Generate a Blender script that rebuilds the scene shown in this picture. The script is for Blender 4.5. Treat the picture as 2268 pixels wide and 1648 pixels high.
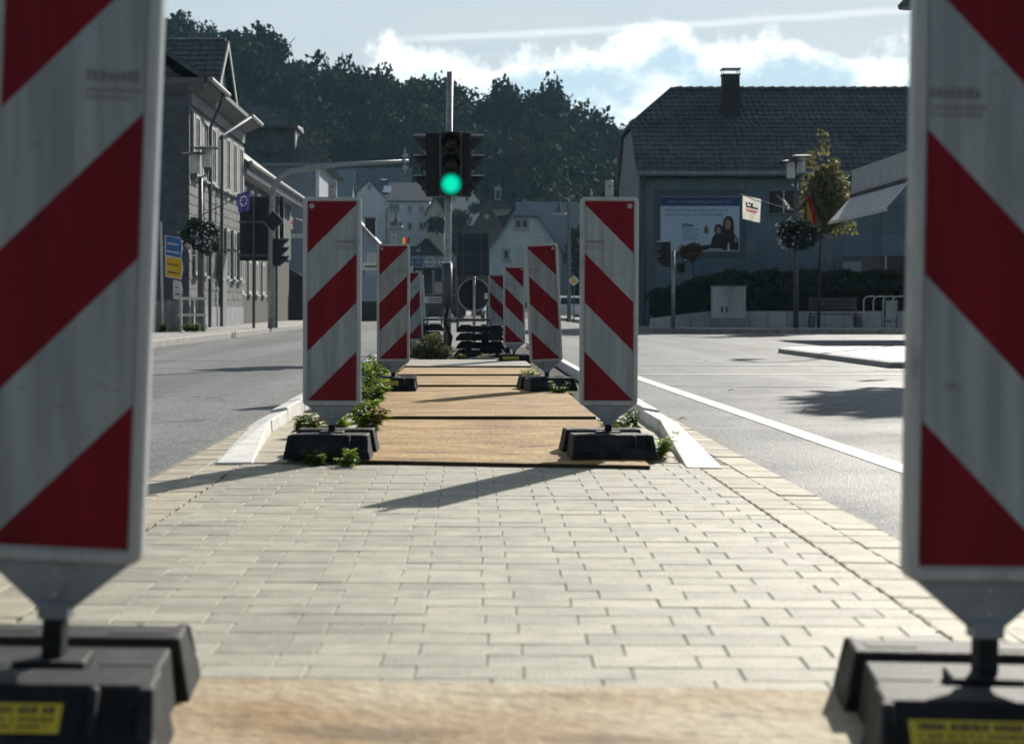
import bpy, math, random
import numpy as np
from mathutils import Vector, Matrix, Euler

for o in list(bpy.data.objects):
    bpy.data.objects.remove(o)
scene = bpy.context.scene
COL = scene.collection
R = math.radians
rng = random.Random(7)
nrg = np.random.default_rng(11)

# ---------------------------------------------------------------- camera
# level camera, 0.75 m above the paving, looking along +Y down the road
FD, CX, CY, HC = 4055.0, 1030.0, 682.0, 0.75       # focal / vanishing point measured on the photo at 2268 px width
def PX(x, Y): return (x - CX) * Y / FD
def PZ(y, Y): return HC - (y - CY) * Y / FD
def GY(y, z=0.0): return FD * (HC - z) / (y - CY)
cam_d = bpy.data.cameras.new('camera')
cam = bpy.data.objects.new('camera', cam_d); COL.objects.link(cam)
cam.location = (0, 0, HC); cam.rotation_euler = (R(90), 0, 0)
cam_d.sensor_width = 36.0
cam_d.lens = 36.0 * FD / 2268.0
cam_d.shift_x = (1134.0 - CX) / 2268.0
cam_d.shift_y = -(824.0 - CY) / 2268.0
cam_d.clip_end = 6000
cam_d.dof.use_dof = True
cam_d.dof.focus_distance = 16.0
cam_d.dof.aperture_fstop = 5.0
scene.camera = cam
cy_ = scene.cycles
cy_.max_bounces = 5; cy_.diffuse_bounces = 3; cy_.glossy_bounces = 2; cy_.transmission_bounces = 3; cy_.transparent_max_bounces = 4; cy_.volume_bounces = 0
cy_.use_adaptive_sampling = True; cy_.adaptive_threshold = 0.025
cy_.caustics_reflective = False; cy_.caustics_refractive = False

# ---------------------------------------------------------------- sky and sun
SUN_EL, SUN_AZ = R(28.0), R(23.5)                  # azimuth measured from +Y towards +X
w = bpy.data.worlds.new('World'); scene.world = w; w.use_nodes = True
w.cycles.sampling_method = 'MANUAL'; w.cycles.sample_map_resolution = 512
nt = w.node_tree; nt.nodes.clear()
def N(t, tree=None, **kw):
    n = (tree or nt).nodes.new(t)
    for k, v in kw.items(): setattr(n, k, v)
    return n
def L(a, b, tree=None): (tree or nt).links.new(a, b)
def math_node(op, a, b=None, c=None, clamp=False, tree=None):
    t = tree or nt
    n = t.nodes.new('ShaderNodeMath'); n.operation = op; n.use_clamp = clamp
    for i, v in enumerate((a, b, c)):
        if v is None: continue
        if isinstance(v, (int, float)): n.inputs[i].default_value = v
        else: t.links.new(v, n.inputs[i])
    return n.outputs[0]
def maprange(v, a, b, c=0.0, d=1.0, smooth=True, tree=None):
    t = tree or nt
    n = t.nodes.new('ShaderNodeMapRange'); n.interpolation_type = 'SMOOTHSTEP' if smooth else 'LINEAR'
    t.links.new(v, n.inputs[0])
    for i, x in enumerate((a, b, c, d)): n.inputs[i + 1].default_value = x
    return n.outputs[0]
def mixcol(f, a, b, tree=None, mode='MIX'):
    t = tree or nt
    n = t.nodes.new('ShaderNodeMix'); n.data_type = 'RGBA'; n.blend_type = mode
    for s, v in ((n.inputs[0], f), (n.inputs[6], a), (n.inputs[7], b)):
        if isinstance(v, (int, float)): s.default_value = v
        elif isinstance(v, tuple): s.default_value = (*v[:3], 1)
        else: t.links.new(v, s)
    return n.outputs[2]
sky = N('ShaderNodeTexSky', sky_type='NISHITA', sun_disc=False)
sky.sun_elevation = SUN_EL; sky.sun_rotation = SUN_AZ
sky.air_density = 1.0; sky.dust_density = 0.6; sky.ozone_density = 2.4
tc = N('ShaderNodeTexCoord')
sep = N('ShaderNodeSeparateXYZ'); L(tc.outputs['Generated'], sep.inputs[0])
def sky_noise(scale, detail=8, rough=0.6, stretch=(1, 1, 1), loc=(0, 0, 0)):
    mp = N('ShaderNodeMapping'); mp.inputs['Scale'].default_value = stretch; mp.inputs['Location'].default_value = loc
    L(tc.outputs['Generated'], mp.inputs[0])
    n = N('ShaderNodeTexNoise'); n.inputs['Scale'].default_value = scale
    n.inputs['Detail'].default_value = detail; n.inputs['Roughness'].default_value = rough
    L(mp.outputs[0], n.inputs['Vector'])
    return n.outputs['Fac']
SKYMUL = 1.0
hor = math_node('SQRT', math_node('ADD', math_node('MULTIPLY', sep.outputs[0], sep.outputs[0]), math_node('MULTIPLY', sep.outputs[1], sep.outputs[1])))
elev = math_node('DIVIDE', sep.outputs[2], math_node('MAXIMUM', hor, 0.05))
# a bank of cumulus standing all round the horizon; its top edge billows with noise
n_big = sky_noise(5.0, 2, 0.5, loc=(0.38, 0.0, 0.1))
n_mid = sky_noise(17.0, 4, 0.55, (1, 1, 1.15), loc=(1.3, 0.2, 0.0))
n_fin = sky_noise(44.0, 7, 0.62)
top = math_node('ADD', 0.142, math_node('MULTIPLY', math_node('SUBTRACT', n_big, 0.5), 0.05))
top = math_node('ADD', top, math_node('MULTIPLY', math_node('SUBTRACT', n_mid, 0.5), 0.07))
top = math_node('ADD', top, math_node('MULTIPLY', math_node('SUBTRACT', n_fin, 0.5), 0.040))
depth = math_node('SUBTRACT', top, elev)                          # > 0 inside the cloud
cover = maprange(depth, -0.002, 0.010)
n_in = sky_noise(22.0, 6, 0.65, (1, 1, 1.4), loc=(4.0, 1.0, 2.0))
body_d = math_node('ADD', depth, math_node('MULTIPLY', math_node('SUBTRACT', n_in, 0.5), 0.12))
body = maprange(body_d, 0.006, 0.036)
patch = maprange(sky_noise(11.0, 6, 0.62, (1, 1, 1.6), loc=(9.0, 3.0, 0.5)), 0.47, 0.62)
body = math_node('MULTIPLY', body, math_node('SUBTRACT', 1.0, math_node('MULTIPLY', patch, 0.85)))
cirrus = maprange(sky_noise(7.0, 7, 0.6, (1, 1, 6.0), loc=(2.0, 5.0, 0.0)), 0.36, 0.72, 0.62, 0.98)
# a contrail: a thin nearly level streak
trail_c = math_node('ADD', 0.148, math_node('MULTIPLY', sep.outputs[0], 0.044))
trail_n = math_node('MULTIPLY', math_node('SUBTRACT', sky_noise(60.0, 4, 0.6), 0.5), 0.003)
trail_d = math_node('ABSOLUTE', math_node('ADD', math_node('SUBTRACT', elev, trail_c), trail_n))
trail = maprange(trail_d, 0.0003, 0.0032, 0.55, 0.0)
trail = math_node('MULTIPLY', trail, maprange(sep.outputs[0], -0.07, 0.0))
trail = math_node('MULTIPLY', trail, maprange(sep.outputs[1], 0.0, 0.3))
# thin veil and cloud edges scatter most light forwards: bright towards the sun, dimmer away from it
SDIR = (math.sin(SUN_AZ) * math.cos(SUN_EL), math.cos(SUN_AZ) * math.cos(SUN_EL), math.sin(SUN_EL))
dp = N('ShaderNodeVectorMath', operation='DOT_PRODUCT'); L(tc.outputs['Generated'], dp.inputs[0]); dp.inputs[1].default_value = SDIR
fwd = maprange(dp.outputs['Value'], -0.3, 0.92, 0.26, 1.0)
def scaled(c):
    v = N('ShaderNodeVectorMath', operation='SCALE'); v.inputs[0].default_value = c; L(fwd, v.inputs['Scale']); return v.outputs[0]
CLEAR_VEIL, RIM, BODY = scaled((8.9, 10.1, 10.6)), scaled((16.5, 17.3, 17.3)), scaled((8.2, 10.9, 12.4))
cirrus = math_node('MULTIPLY', cirrus, maprange(elev, 0.2, 1.2, 1.0, 0.30))
clear = mixcol(cirrus, sky.outputs[0], CLEAR_VEIL)
clear = mixcol(trail, clear, scaled((14.0, 14.8, 15.2)))
cloudc = mixcol(body, RIM, BODY)
skyc = mixcol(cover, clear, cloudc)
bg = N('ShaderNodeBackground'); bg.inputs['Strength'].default_value = 0.057
L(skyc, bg.inputs['Color'])
wo = N('ShaderNodeOutputWorld'); L(bg.outputs[0], wo.inputs[0])

sun_d = bpy.data.lights.new('sun', 'SUN'); sun_d.energy = 4.8; sun_d.angle = R(0.55); sun_d.color = (1.0, 0.945, 0.85)
sun = bpy.data.objects.new('sun', sun_d); COL.objects.link(sun)
sdir = Vector((math.sin(SUN_AZ) * math.cos(SUN_EL), math.cos(SUN_AZ) * math.cos(SUN_EL), math.sin(SUN_EL)))
sun.rotation_euler = sdir.to_track_quat('Z', 'Y').to_euler()
sun.location = sdir * 200
vs = scene.view_settings
vs.view_transform = 'Standard'; vs.look = 'None'; vs.exposure = 0.42; vs.gamma = 1.0; vs.use_curve_mapping = False

# ---------------------------------------------------------------- materials
MATS = {}
def M(name, c, rough=0.6, var=0.18, scale=6.0, c2=None, fine=0.0, fscale=60.0, bump=0.0, bscale=60.0, metal=0.0,
      spec=0.4, stretch=(1, 1, 1), rnd=0.0, trans=0.0, emit=0.0, coat=0.0, detail=5.0, spots=None):
    if name in MATS: return MATS[name]
    m = bpy.data.materials.new(name); m.use_nodes = True; MATS[name] = m
    t = m.node_tree; b = t.nodes['Principled BSDF']; out = t.nodes['Material Output']
    b.inputs['Roughness'].default_value = rough; b.inputs['Metallic'].default_value = metal
    b.inputs['Specular IOR Level'].default_value = spec
    b.inputs['Coat Weight'].default_value = coat
    tcn = t.nodes.new('ShaderNodeNewGeometry'); mp = t.nodes.new('ShaderNodeMapping')
    mp.inputs['Scale'].default_value = stretch; t.links.new(tcn.outputs['Position'], mp.inputs[0])
    n1 = t.nodes.new('ShaderNodeTexNoise'); n1.inputs['Scale'].default_value = scale; n1.inputs['Detail'].default_value = detail
    n1.inputs['Roughness'].default_value = 0.6
    t.links.new(mp.outputs[0], n1.inputs['Vector'])
    f = maprange(n1.outputs['Fac'], 0.32, 0.68, tree=t)
    lo = tuple(max(0, x * (1 - var)) for x in c); hi = c2 if c2 else tuple(min(1, x * (1 + var)) for x in c)
    if c2: lo = c
    col = mixcol(f, lo, hi, tree=t)
    if fine:
        n2 = t.nodes.new('ShaderNodeTexNoise'); n2.inputs['Scale'].default_value = fscale; n2.inputs['Detail'].default_value = 3
        t.links.new(mp.outputs[0], n2.inputs['Vector'])
        g = maprange(n2.outputs['Fac'], 0.3, 0.7, 1 - fine, 1 + fine, tree=t)
        hs = t.nodes.new('ShaderNodeVectorMath'); hs.operation = 'SCALE'
        t.links.new(col, hs.inputs[0]); t.links.new(g, hs.inputs['Scale']); col = hs.outputs[0]
    if spots:
        for (sc_, th0, th1, k_, st_) in spots:
            n4 = t.nodes.new('ShaderNodeTexNoise'); n4.inputs['Scale'].default_value = sc_; n4.inputs['Detail'].default_value = 6; n4.inputs['Roughness'].default_value = 0.65
            m4 = t.nodes.new('ShaderNodeMapping'); m4.inputs['Scale'].default_value = st_; t.links.new(tcn.outputs['Position'], m4.inputs[0]); t.links.new(m4.outputs[0], n4.inputs['Vector'])
            g = maprange(n4.outputs['Fac'], th0, th1, 1.0, k_, tree=t)
            hs = t.nodes.new('ShaderNodeVectorMath'); hs.operation = 'SCALE'
            t.links.new(col, hs.inputs[0]); t.links.new(g, hs.inputs['Scale']); col = hs.outputs[0]
    if rnd:
        oi = t.nodes.new('ShaderNodeObjectInfo')
        g = maprange(oi.outputs['Random'], 0, 1, 1 - rnd, 1 + rnd, smooth=False, tree=t)
        hs = t.nodes.new('ShaderNodeVectorMath'); hs.operation = 'SCALE'
        t.links.new(col, hs.inputs[0]); t.links.new(g, hs.inputs['Scale']); col = hs.outputs[0]
    t.links.new(col, b.inputs['Base Color'])
    if bump:
        n3 = t.nodes.new('ShaderNodeTexNoise'); n3.inputs['Scale'].default_value = bscale; n3.inputs['Detail'].default_value = 4
        t.links.new(mp.outputs[0], n3.inputs['Vector'])
        bp = t.nodes.new('ShaderNodeBump'); bp.inputs['Strength'].default_value = bump; bp.inputs['Distance'].default_value = 0.02
        t.links.new(n3.outputs['Fac'], bp.inputs['Height']); t.links.new(bp.outputs[0], b.inputs['Normal'])
    if emit:
        b.inputs['Emission Color'].default_value = (*c, 1); b.inputs['Emission Strength'].default_value = emit
    if trans:
        tr = t.nodes.new('ShaderNodeBsdfTranslucent'); t.links.new(col, tr.inputs['Color'])
        mx = t.nodes.new('ShaderNodeMixShader'); mx.inputs[0].default_value = trans
        t.links.new(b.outputs[0], mx.inputs[1]); t.links.new(tr.outputs[0], mx.inputs[2]); t.links.new(mx.outputs[0], out.inputs[0])
    return m

paver = M('paver_concrete', (0.385, 0.358, 0.275), 0.62, 0.12, 9, fine=0.16, fscale=190, bump=0.4, bscale=150, rnd=0.15, spec=0.3, spots=[(1.6, .48, .68, .80, (1, 1, 1)), (11, .58, .68, .78, (1, 1, 1)), (60, .66, .72, .6, (1, 1, 1))])
gutter_m = M('gutter_concrete', (0.42, 0.365, 0.265), 0.7, 0.14, 9, fine=0.14, fscale=190, bump=0.3, bscale=160, rnd=0.14, spots=[(2.0, .5, .7, .75, (1, 1, 1)), (14, .58, .68, .75, (1, 1, 1))])
joint_m = M('joint_sand', (0.15, 0.14, 0.10), 0.95, 0.4, 5, c2=(0.26, 0.245, 0.18))
white_kerb = M('white_kerb_stone', (0.72, 0.70, 0.66), 0.6, 0.14, 7, fine=0.08, fscale=90, bump=0.25, bscale=120)
kerb_m = M('kerb_stone', (0.32, 0.31, 0.29), 0.75, 0.2, 5, fine=0.12, bump=0.3)
side_pave = M('sidewalk_concrete', (0.34, 0.33, 0.31), 0.65, 0.2, 2.5, fine=0.12, fscale=40, bump=0.3)
soil_m = M('soil', (0.035, 0.028, 0.02), 0.95, 0.5, 10, bump=0.8, bscale=40)
grass_g = M('meadow', (0.035, 0.055, 0.02), 0.95, 0.4, 0.3, c2=(0.06, 0.075, 0.03))
paint_m = M('road_paint', (0.70, 0.69, 0.64), 0.6, 0.2, 14, c2=(0.50, 0.49, 0.45), fine=0.10, fscale=120)
worn_m = M('worn_road_paint', (0.40, 0.40, 0.38), 0.65, 0.5, 6, c2=(0.15, 0.15, 0.145))
steel_rust = M('ochre_plate', (0.30, 0.158, 0.048), 0.7, 0.3, 1.7, c2=(0.50, 0.325, 0.125), stretch=(1, 1.6, 1), fine=0.22, fscale=38, bump=0.7, bscale=34, rnd=0.08, spec=0.22,
               spots=[(1.7, .55, .62, .45, (1, 5, 1)), (4.0, .58, .64, .55, (.6, 4, 1)), (26, .62, .70, .62, (1, 2, 1)), (0.9, .52, .66, .78, (1, 1, 1))])
dusty_plate = M('dusty_plate', (0.34, 0.215, 0.10), 0.75, 0.3, 1.3, c2=(0.50, 0.43, 0.30), stretch=(1, 1.4, 1), fine=0.16, fscale=30, bump=0.5, bscale=30, spec=0.2, spots=[(1.7, .56, .64, .6, (1, 3, 1)), (7, .60, .68, .6, (1, 2, 1))])
grey_plate = M('grey_plate', (0.20, 0.18, 0.14), 0.6, 0.3, 3.0, c2=(0.34, 0.31, 0.25), stretch=(1, 5, 1), fine=0.25, fscale=40, bump=0.4)
plate_edge = M('plate_edge_shade', (0.05, 0.035, 0.02), 0.8, 0.3)  # plate edges and undersides coloured dark for the shade on them
rubber = M('black_rubber', (0.010, 0.011, 0.012), 0.62, 0.35, 14, c2=(0.019, 0.020, 0.021), bump=0.35, bscale=200, spec=0.22, spots=[(7, .50, .64, 1.9, (1, 1, 1)), (90, .60, .68, 1.6, (1, 1, 1))])
slot_shade_m = M('slot_shade', (0.006, 0.006, 0.007), 0.7, 0.2)
sticker_y = M('yellow_sticker', (0.62, 0.46, 0.02), 0.45, 0.12, 14, c2=(0.72, 0.56, 0.05))
ink = M('dark_ink', (0.03, 0.03, 0.035), 0.5, 0.2)
plastic_w = M('white_plastic', (0.42, 0.455, 0.475), 0.4, 0.12, 5, fine=0.06, stretch=(6, 6, 0.7), spec=0.5, spots=[(9, .56, .70, .72, (2, 2, 1)), (60, .62, .70, .7, (1, 1, 1))])
blade_m = M('grey_plastic_blade', (0.24, 0.275, 0.31), 0.42, 0.12, 9, spec=0.5, spots=[(14, .54, .68, .65, (1, 1, 1))])
red_s = M('red_reflective_sheet', (0.165, 0.003, 0.012), 0.4, 0.2, 2.2, c2=(0.215, 0.006, 0.017), stretch=(9, 9, 0.6), spec=0.2, fine=0.12, fscale=5, spots=[(3.0, .55, .70, .72, (7, 7, .5)), (40, .64, .70, .6, (1, 1, 1)), (220, .4, .6, .88, (1, 1, 1))])
white_s = M('white_reflective_sheet', (0.26, 0.305, 0.335), 0.34, 0.14, 2.4, c2=(0.37, 0.425, 0.46), stretch=(9, 9, 0.6), spec=0.3, fine=0.07, fscale=6, spots=[(3.0, .55, .72, .78, (7, 7, .5)), (30, .62, .70, .68, (1, 1, 1)), (220, .4, .6, .92, (1, 1, 1))])
mark_m = M('printed_mark_grey', (0.20, 0.19, 0.20), 0.4, 0.2)
galv = M('galvanised_steel', (0.36, 0.37, 0.38), 0.45, 0.2, 12, metal=0.6)
galv_d = M('dark_grey_steel', (0.10, 0.11, 0.12), 0.5, 0.2, 8, metal=0.3)
alu_back = M('sign_back_grey', (0.016, 0.018, 0.02), 0.6, 0.2, 3)
alu_blue = M('sign_back_blue_grey', (0.03, 0.045, 0.06), 0.5, 0.25, 2)
sig_black = M('signal_black', (0.008, 0.009, 0.009), 0.45, 0.25, 6)
sun_line_m = M('sunlit_visor_edge', (0.42, 0.43, 0.43), 0.4, 0.1)  # pale grey that paints sunlight catching the visor tops
visor_m = M('visor_black', (0.014, 0.015, 0.015), 0.28, 0.2, 6, spec=0.6)
lens_off = M('signal_lens_dark', (0.018, 0.010, 0.006), 0.25, 0.3, 20)
glass_m = M('window_glass', (0.018, 0.024, 0.03), 0.12, 0.3, 0.6, spec=0.35)
frame_w = M('white_window_frame', (0.50, 0.50, 0.48), 0.5, 0.08)
wall_w = M('white_render', (0.82, 0.86, 0.86), 0.9, 0.08, 0.8, fine=0.05, fscale=12)
wall_c = M('cream_render', (0.66, 0.62, 0.48), 0.9, 0.08, 0.8)
wall_bg = M('pale_blue_render', (0.30, 0.34, 0.40), 0.9, 0.08, 0.7, fine=0.05, fscale=10)
wall_brick = M('brown_brick', (0.040, 0.034, 0.031), 0.9, 0.3, 2.5, c2=(0.065, 0.054, 0.047), fine=0.2, fscale=20)
wall_dark = M('dark_timber', (0.045, 0.045, 0.045), 0.8, 0.3, 2.0)
slate_m = M('blue_slate', (0.05, 0.066, 0.085), 0.5, 0.3, 3.0, c2=(0.085, 0.102, 0.125), rnd=0.18, fine=0.2, fscale=14, spec=0.5)
slate_f = M('pale_slate', (0.052, 0.058, 0.060), 0.6, 0.3, 3.0, c2=(0.105, 0.107, 0.100), rnd=0.2, fine=0.2, fscale=14)
panel_m = M('slate_panel', (0.118, 0.18, 0.222), 0.6, 0.14, 1.2, c2=(0.148, 0.212, 0.25), rnd=0.10, fine=0.10, fscale=16, spots=[(1.3, .5, .7, .75, (3, 3, .35)), (6, .56, .7, .82, (1, 1, 1))])
tile_m = M('dark_roof_tile', (0.060, 0.077, 0.088), 0.7, 0.3, 2.5, c2=(0.102, 0.118, 0.125), rnd=0.15, fine=0.3, fscale=9, spots=[(0.7, .48, .68, .7, (1, 1, 1)), (3.5, .6, .7, 1.35, (1, 1, 1))])
tile_g = M('grey_roof_tile', (0.17, 0.20, 0.225), 0.7, 0.2, 2.5, c2=(0.23, 0.26, 0.28), rnd=0.12)
tile_r = M('red_brown_roof', (0.095, 0.052, 0.042), 0.8, 0.25, 1.2, rnd=0.1)
solar_m = M('solar_panel', (0.03, 0.045, 0.08), 0.3, 0.2, 2)
zinc = M('zinc_trim', (0.24, 0.25, 0.26), 0.5, 0.15, 3)
fascia_m = M('fascia_concrete', (0.40, 0.42, 0.42), 0.8, 0.08, 2, fine=0.05)
awn_w = M('awning_white', (0.62, 0.61, 0.60), 0.8, 0.06, 3)
awn_g = M('awning_grey', (0.30, 0.29, 0.31), 0.8, 0.06, 3)
stone_m = M('wall_stone', (0.36, 0.39, 0.40), 0.8, 0.2, 2, c2=(0.50, 0.52, 0.51), rnd=0.15, bump=0.3)
cab_m = M('cabinet_grey', (0.50, 0.55, 0.56), 0.5, 0.1, 1.5, c2=(0.30, 0.32, 0.32), stretch=(1, 1, 0.5))
wood_b = M('bench_wood', (0.10, 0.085, 0.075), 0.7, 0.25, 2, stretch=(1, 6, 6))
wood_f = M('grey_fence_wood', (0.17, 0.18, 0.185), 0.85, 0.3, 3, stretch=(8, 8, 0.8), rnd=0.15)
rail_w = M('rail_white', (0.50, 0.50, 0.47), 0.5, 0.1)
sign_blue = M('sign_blue', (0.03, 0.13, 0.36), 0.35, 0.08)
sign_yel = M('sign_yellow', (0.70, 0.42, 0.01), 0.35, 0.08)
sign_wht = M('sign_white', (0.66, 0.66, 0.64), 0.35, 0.06)
navy = M('banner_navy', (0.02, 0.07, 0.20), 0.6, 0.06)
ban_w = M('banner_pale', (0.52, 0.66, 0.80), 0.6, 0.05, 1)
skin_p = M('print_skin', (0.36, 0.25, 0.20), 0.6, 0.1, 8)
dark_p = M('print_dark', (0.022, 0.022, 0.03), 0.6, 0.3, 8)
flag_w = M('flag_white', (0.72, 0.70, 0.64), 0.85, 0.05, trans=0.45)
flag_r = M('flag_red', (0.34, 0.02, 0.025), 0.85, 0.05, trans=0.45)
flag_k = M('flag_black', (0.02, 0.02, 0.02), 0.85, 0.05, trans=0.2)
flag_y = M('flag_gold', (0.55, 0.30, 0.04), 0.85, 0.05, trans=0.45)
flag_b = M('flag_blue', (0.035, 0.04, 0.15), 0.85, 0.05, trans=0.4)
bark = M('bark', (0.07, 0.055, 0.042), 0.9, 0.35, 6, stretch=(1, 1, 0.3), bump=0.5)
lantern_g = M('lantern_glass', (0.62, 0.64, 0.62), 0.35, 0.08, trans=0.3)
leaf_n = [M('leaf_bright_weed', (0.15, 0.26, 0.030), 0.5, 0.3, 7, c2=(0.30, 0.40, 0.05), trans=0.5),
          M('leaf_dark_weed', (0.055, 0.11, 0.022), 0.5, 0.3, 7, c2=(0.10, 0.17, 0.03), trans=0.4)]
leaf_dry = M('leaf_dry_stem', (0.22, 0.15, 0.06), 0.7, 0.3, 9, trans=0.3)
leaf_j = M('leaf_juniper', (0.085, 0.10, 0.04), 0.6, 0.3, 9, c2=(0.17, 0.17, 0.07), trans=0.35)
forest_m = [M('forest_leaf_%s' % n, c, 0.85, 0.35, 0.5, trans=0.07, spec=0.05) for n, c in
            (('dark', (0.022, 0.040, 0.018)), ('mid', (0.032, 0.055, 0.020)), ('olive', (0.045, 0.060, 0.020)),
             ('deep', (0.018, 0.036, 0.022)), ('autumn', (0.062, 0.056, 0.024)))]
tree_y = M('leaf_yellow_green', (0.14, 0.16, 0.055), 0.6, 0.3, 3, c2=(0.26, 0.21, 0.085), trans=0.45)
tree_g2 = M('leaf_street_green', (0.07, 0.10, 0.03), 0.6, 0.3, 3, trans=0.4)
tree_br = M('leaf_rust_brown', (0.13, 0.075, 0.045), 0.6, 0.3, 3, trans=0.35)
hedge_m = M('hedge_leaf', (0.028, 0.048, 0.022), 0.6, 0.35, 3, trans=0.25)
bask_m = M('basket_leaf', (0.03, 0.05, 0.024), 0.6, 0.3, 6, trans=0.25)
bloss = M('blossom_pale', (0.60, 0.55, 0.60), 0.7, 0.1, 8, trans=0.4)
car_white = M('car_paint_white', (0.62, 0.63, 0.64), 0.25, 0.03, spec=0.6, coat=0.6)
car_dark = M('car_paint_dark', (0.03, 0.035, 0.045), 0.22, 0.1, spec=0.6, coat=0.6)
tyre = M('tyre', (0.02, 0.02, 0.02), 0.8, 0.2)
tail_r = M('tail_lamp', (0.40, 0.02, 0.02), 0.3, 0.1)
chrome = M('bright_metal', (0.75, 0.76, 0.78), 0.18, 0.05, metal=1.0)

def lit_lens_material(cx, cz, r_):
    m = bpy.data.materials.new('signal_lens_green'); m.use_nodes = True; t = m.node_tree; b = t.nodes['Principled BSDF']
    b.inputs['Base Color'].default_value = (0, .25, .15, 1); b.inputs['Roughness'].default_value = .35; b.inputs['Specular IOR Level'].default_value = .2
    ge = t.nodes.new('ShaderNodeNewGeometry'); se = t.nodes.new('ShaderNodeSeparateXYZ'); t.links.new(ge.outputs['Position'], se.inputs[0])
    dx = math_node('SUBTRACT', se.outputs[0], cx, tree=t); dz = math_node('SUBTRACT', se.outputs[2], cz, tree=t)
    d = math_node('SQRT', math_node('ADD', math_node('MULTIPLY', dx, dx, tree=t), math_node('MULTIPLY', dz, dz, tree=t), tree=t), tree=t)
    st = maprange(d, r_ * .35, r_ * 1.02, 1.0, 0.10, tree=t)
    vo = t.nodes.new('ShaderNodeTexVoronoi'); vo.inputs['Scale'].default_value = 42; t.links.new(ge.outputs['Position'], vo.inputs['Vector'])
    st = math_node('MULTIPLY', st, maprange(vo.outputs['Distance'], 0.0, 0.7, 1.08, 0.86, tree=t), tree=t)
    b.inputs['Emission Color'].default_value = (0.0, .66, .40, 1); t.links.new(st, b.inputs['Emission Strength'])
    return m
def asphalt_material():
    m = bpy.data.materials.new('asphalt'); m.use_nodes = True; t = m.node_tree; b = t.nodes['Principled BSDF']
    tcn = t.nodes.new('ShaderNodeTexCoord')
    def nz(s, d, r=0.6):
        n = t.nodes.new('ShaderNodeTexNoise'); n.inputs['Scale'].default_value = s; n.inputs['Detail'].default_value = d
        n.inputs['Roughness'].default_value = r; t.links.new(tcn.outputs['Object'], n.inputs['Vector']); return n.outputs['Fac']
    big = maprange(nz(0.35, 4), 0.35, 0.65, tree=t)
    vor = t.nodes.new('ShaderNodeTexVoronoi'); vor.inputs['Scale'].default_value = 85.0; t.links.new(tcn.outputs['Object'], vor.inputs['Vector'])
    rgb = t.nodes.new('ShaderNodeRGBToBW'); t.links.new(vor.outputs['Color'], rgb.inputs[0])
    speck = maprange(rgb.outputs[0], 0.25, 0.85, tree=t)
    a = mixcol(big, (0.085, 0.092, 0.095), (0.115, 0.12, 0.122), tree=t)
    c = mixcol(math_node('MULTIPLY', speck, 0.75, tree=t), a, (0.31, 0.31, 0.295), tree=t)
    mpt = t.nodes.new('ShaderNodeMapping'); mpt.inputs['Scale'].default_value = (1.0, 0.04, 1.0); t.links.new(tcn.outputs['Object'], mpt.inputs[0])
    nt_ = t.nodes.new('ShaderNodeTexNoise'); nt_.inputs['Scale'].default_value = 0.9; nt_.inputs['Detail'].default_value = 4; t.links.new(mpt.outputs[0], nt_.inputs['Vector'])
    wear = maprange(nt_.outputs['Fac'], 0.35, 0.65, 0.78, 1.18, tree=t)
    vc = t.nodes.new('ShaderNodeTexVoronoi'); vc.feature = 'DISTANCE_TO_EDGE'; vc.inputs['Scale'].default_value = 0.22
    wv = t.nodes.new('ShaderNodeVectorMath'); wv.operation = 'ADD'
    nzv = t.nodes.new('ShaderNodeTexNoise'); nzv.inputs['Scale'].default_value = 1.5; nzv.inputs['Detail'].default_value = 5; t.links.new(tcn.outputs['Object'], nzv.inputs['Vector'])
    t.links.new(tcn.outputs['Object'], wv.inputs[0]); t.links.new(nzv.outputs['Color'], wv.inputs[1]); t.links.new(wv.outputs[0], vc.inputs['Vector'])
    crack = maprange(vc.outputs['Distance'], 0.0, 0.006, 0.45, 1.0, tree=t)
    stain = maprange(nz(1.7, 6), 0.56, 0.72, 1.0, 0.72, tree=t)
    for g_ in (wear, crack, stain):
        sv = t.nodes.new('ShaderNodeVectorMath'); sv.operation = 'SCALE'; t.links.new(c, sv.inputs[0]); t.links.new(g_, sv.inputs['Scale']); c = sv.outputs[0]
    t.links.new(c, b.inputs['Base Color'])
    t.links.new(maprange(nz(0.8, 5), 0.3, 0.7, 0.60, 0.74, tree=t), b.inputs['Roughness'])
    b.inputs['Specular IOR Level'].default_value = 0.14
    bp = t.nodes.new('ShaderNodeBump'); bp.inputs['Strength'].default_value = 0.55; bp.inputs['Distance'].default_value = 0.006
    t.links.new(math_node('ADD', vor.outputs['Distance'], math_node('MULTIPLY', nz(160, 3), 0.5, tree=t), tree=t), bp.inputs['Height'])
    t.links.new(bp.outputs[0], b.inputs['Normal'])
    return m
asphalt = asphalt_material()

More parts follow.
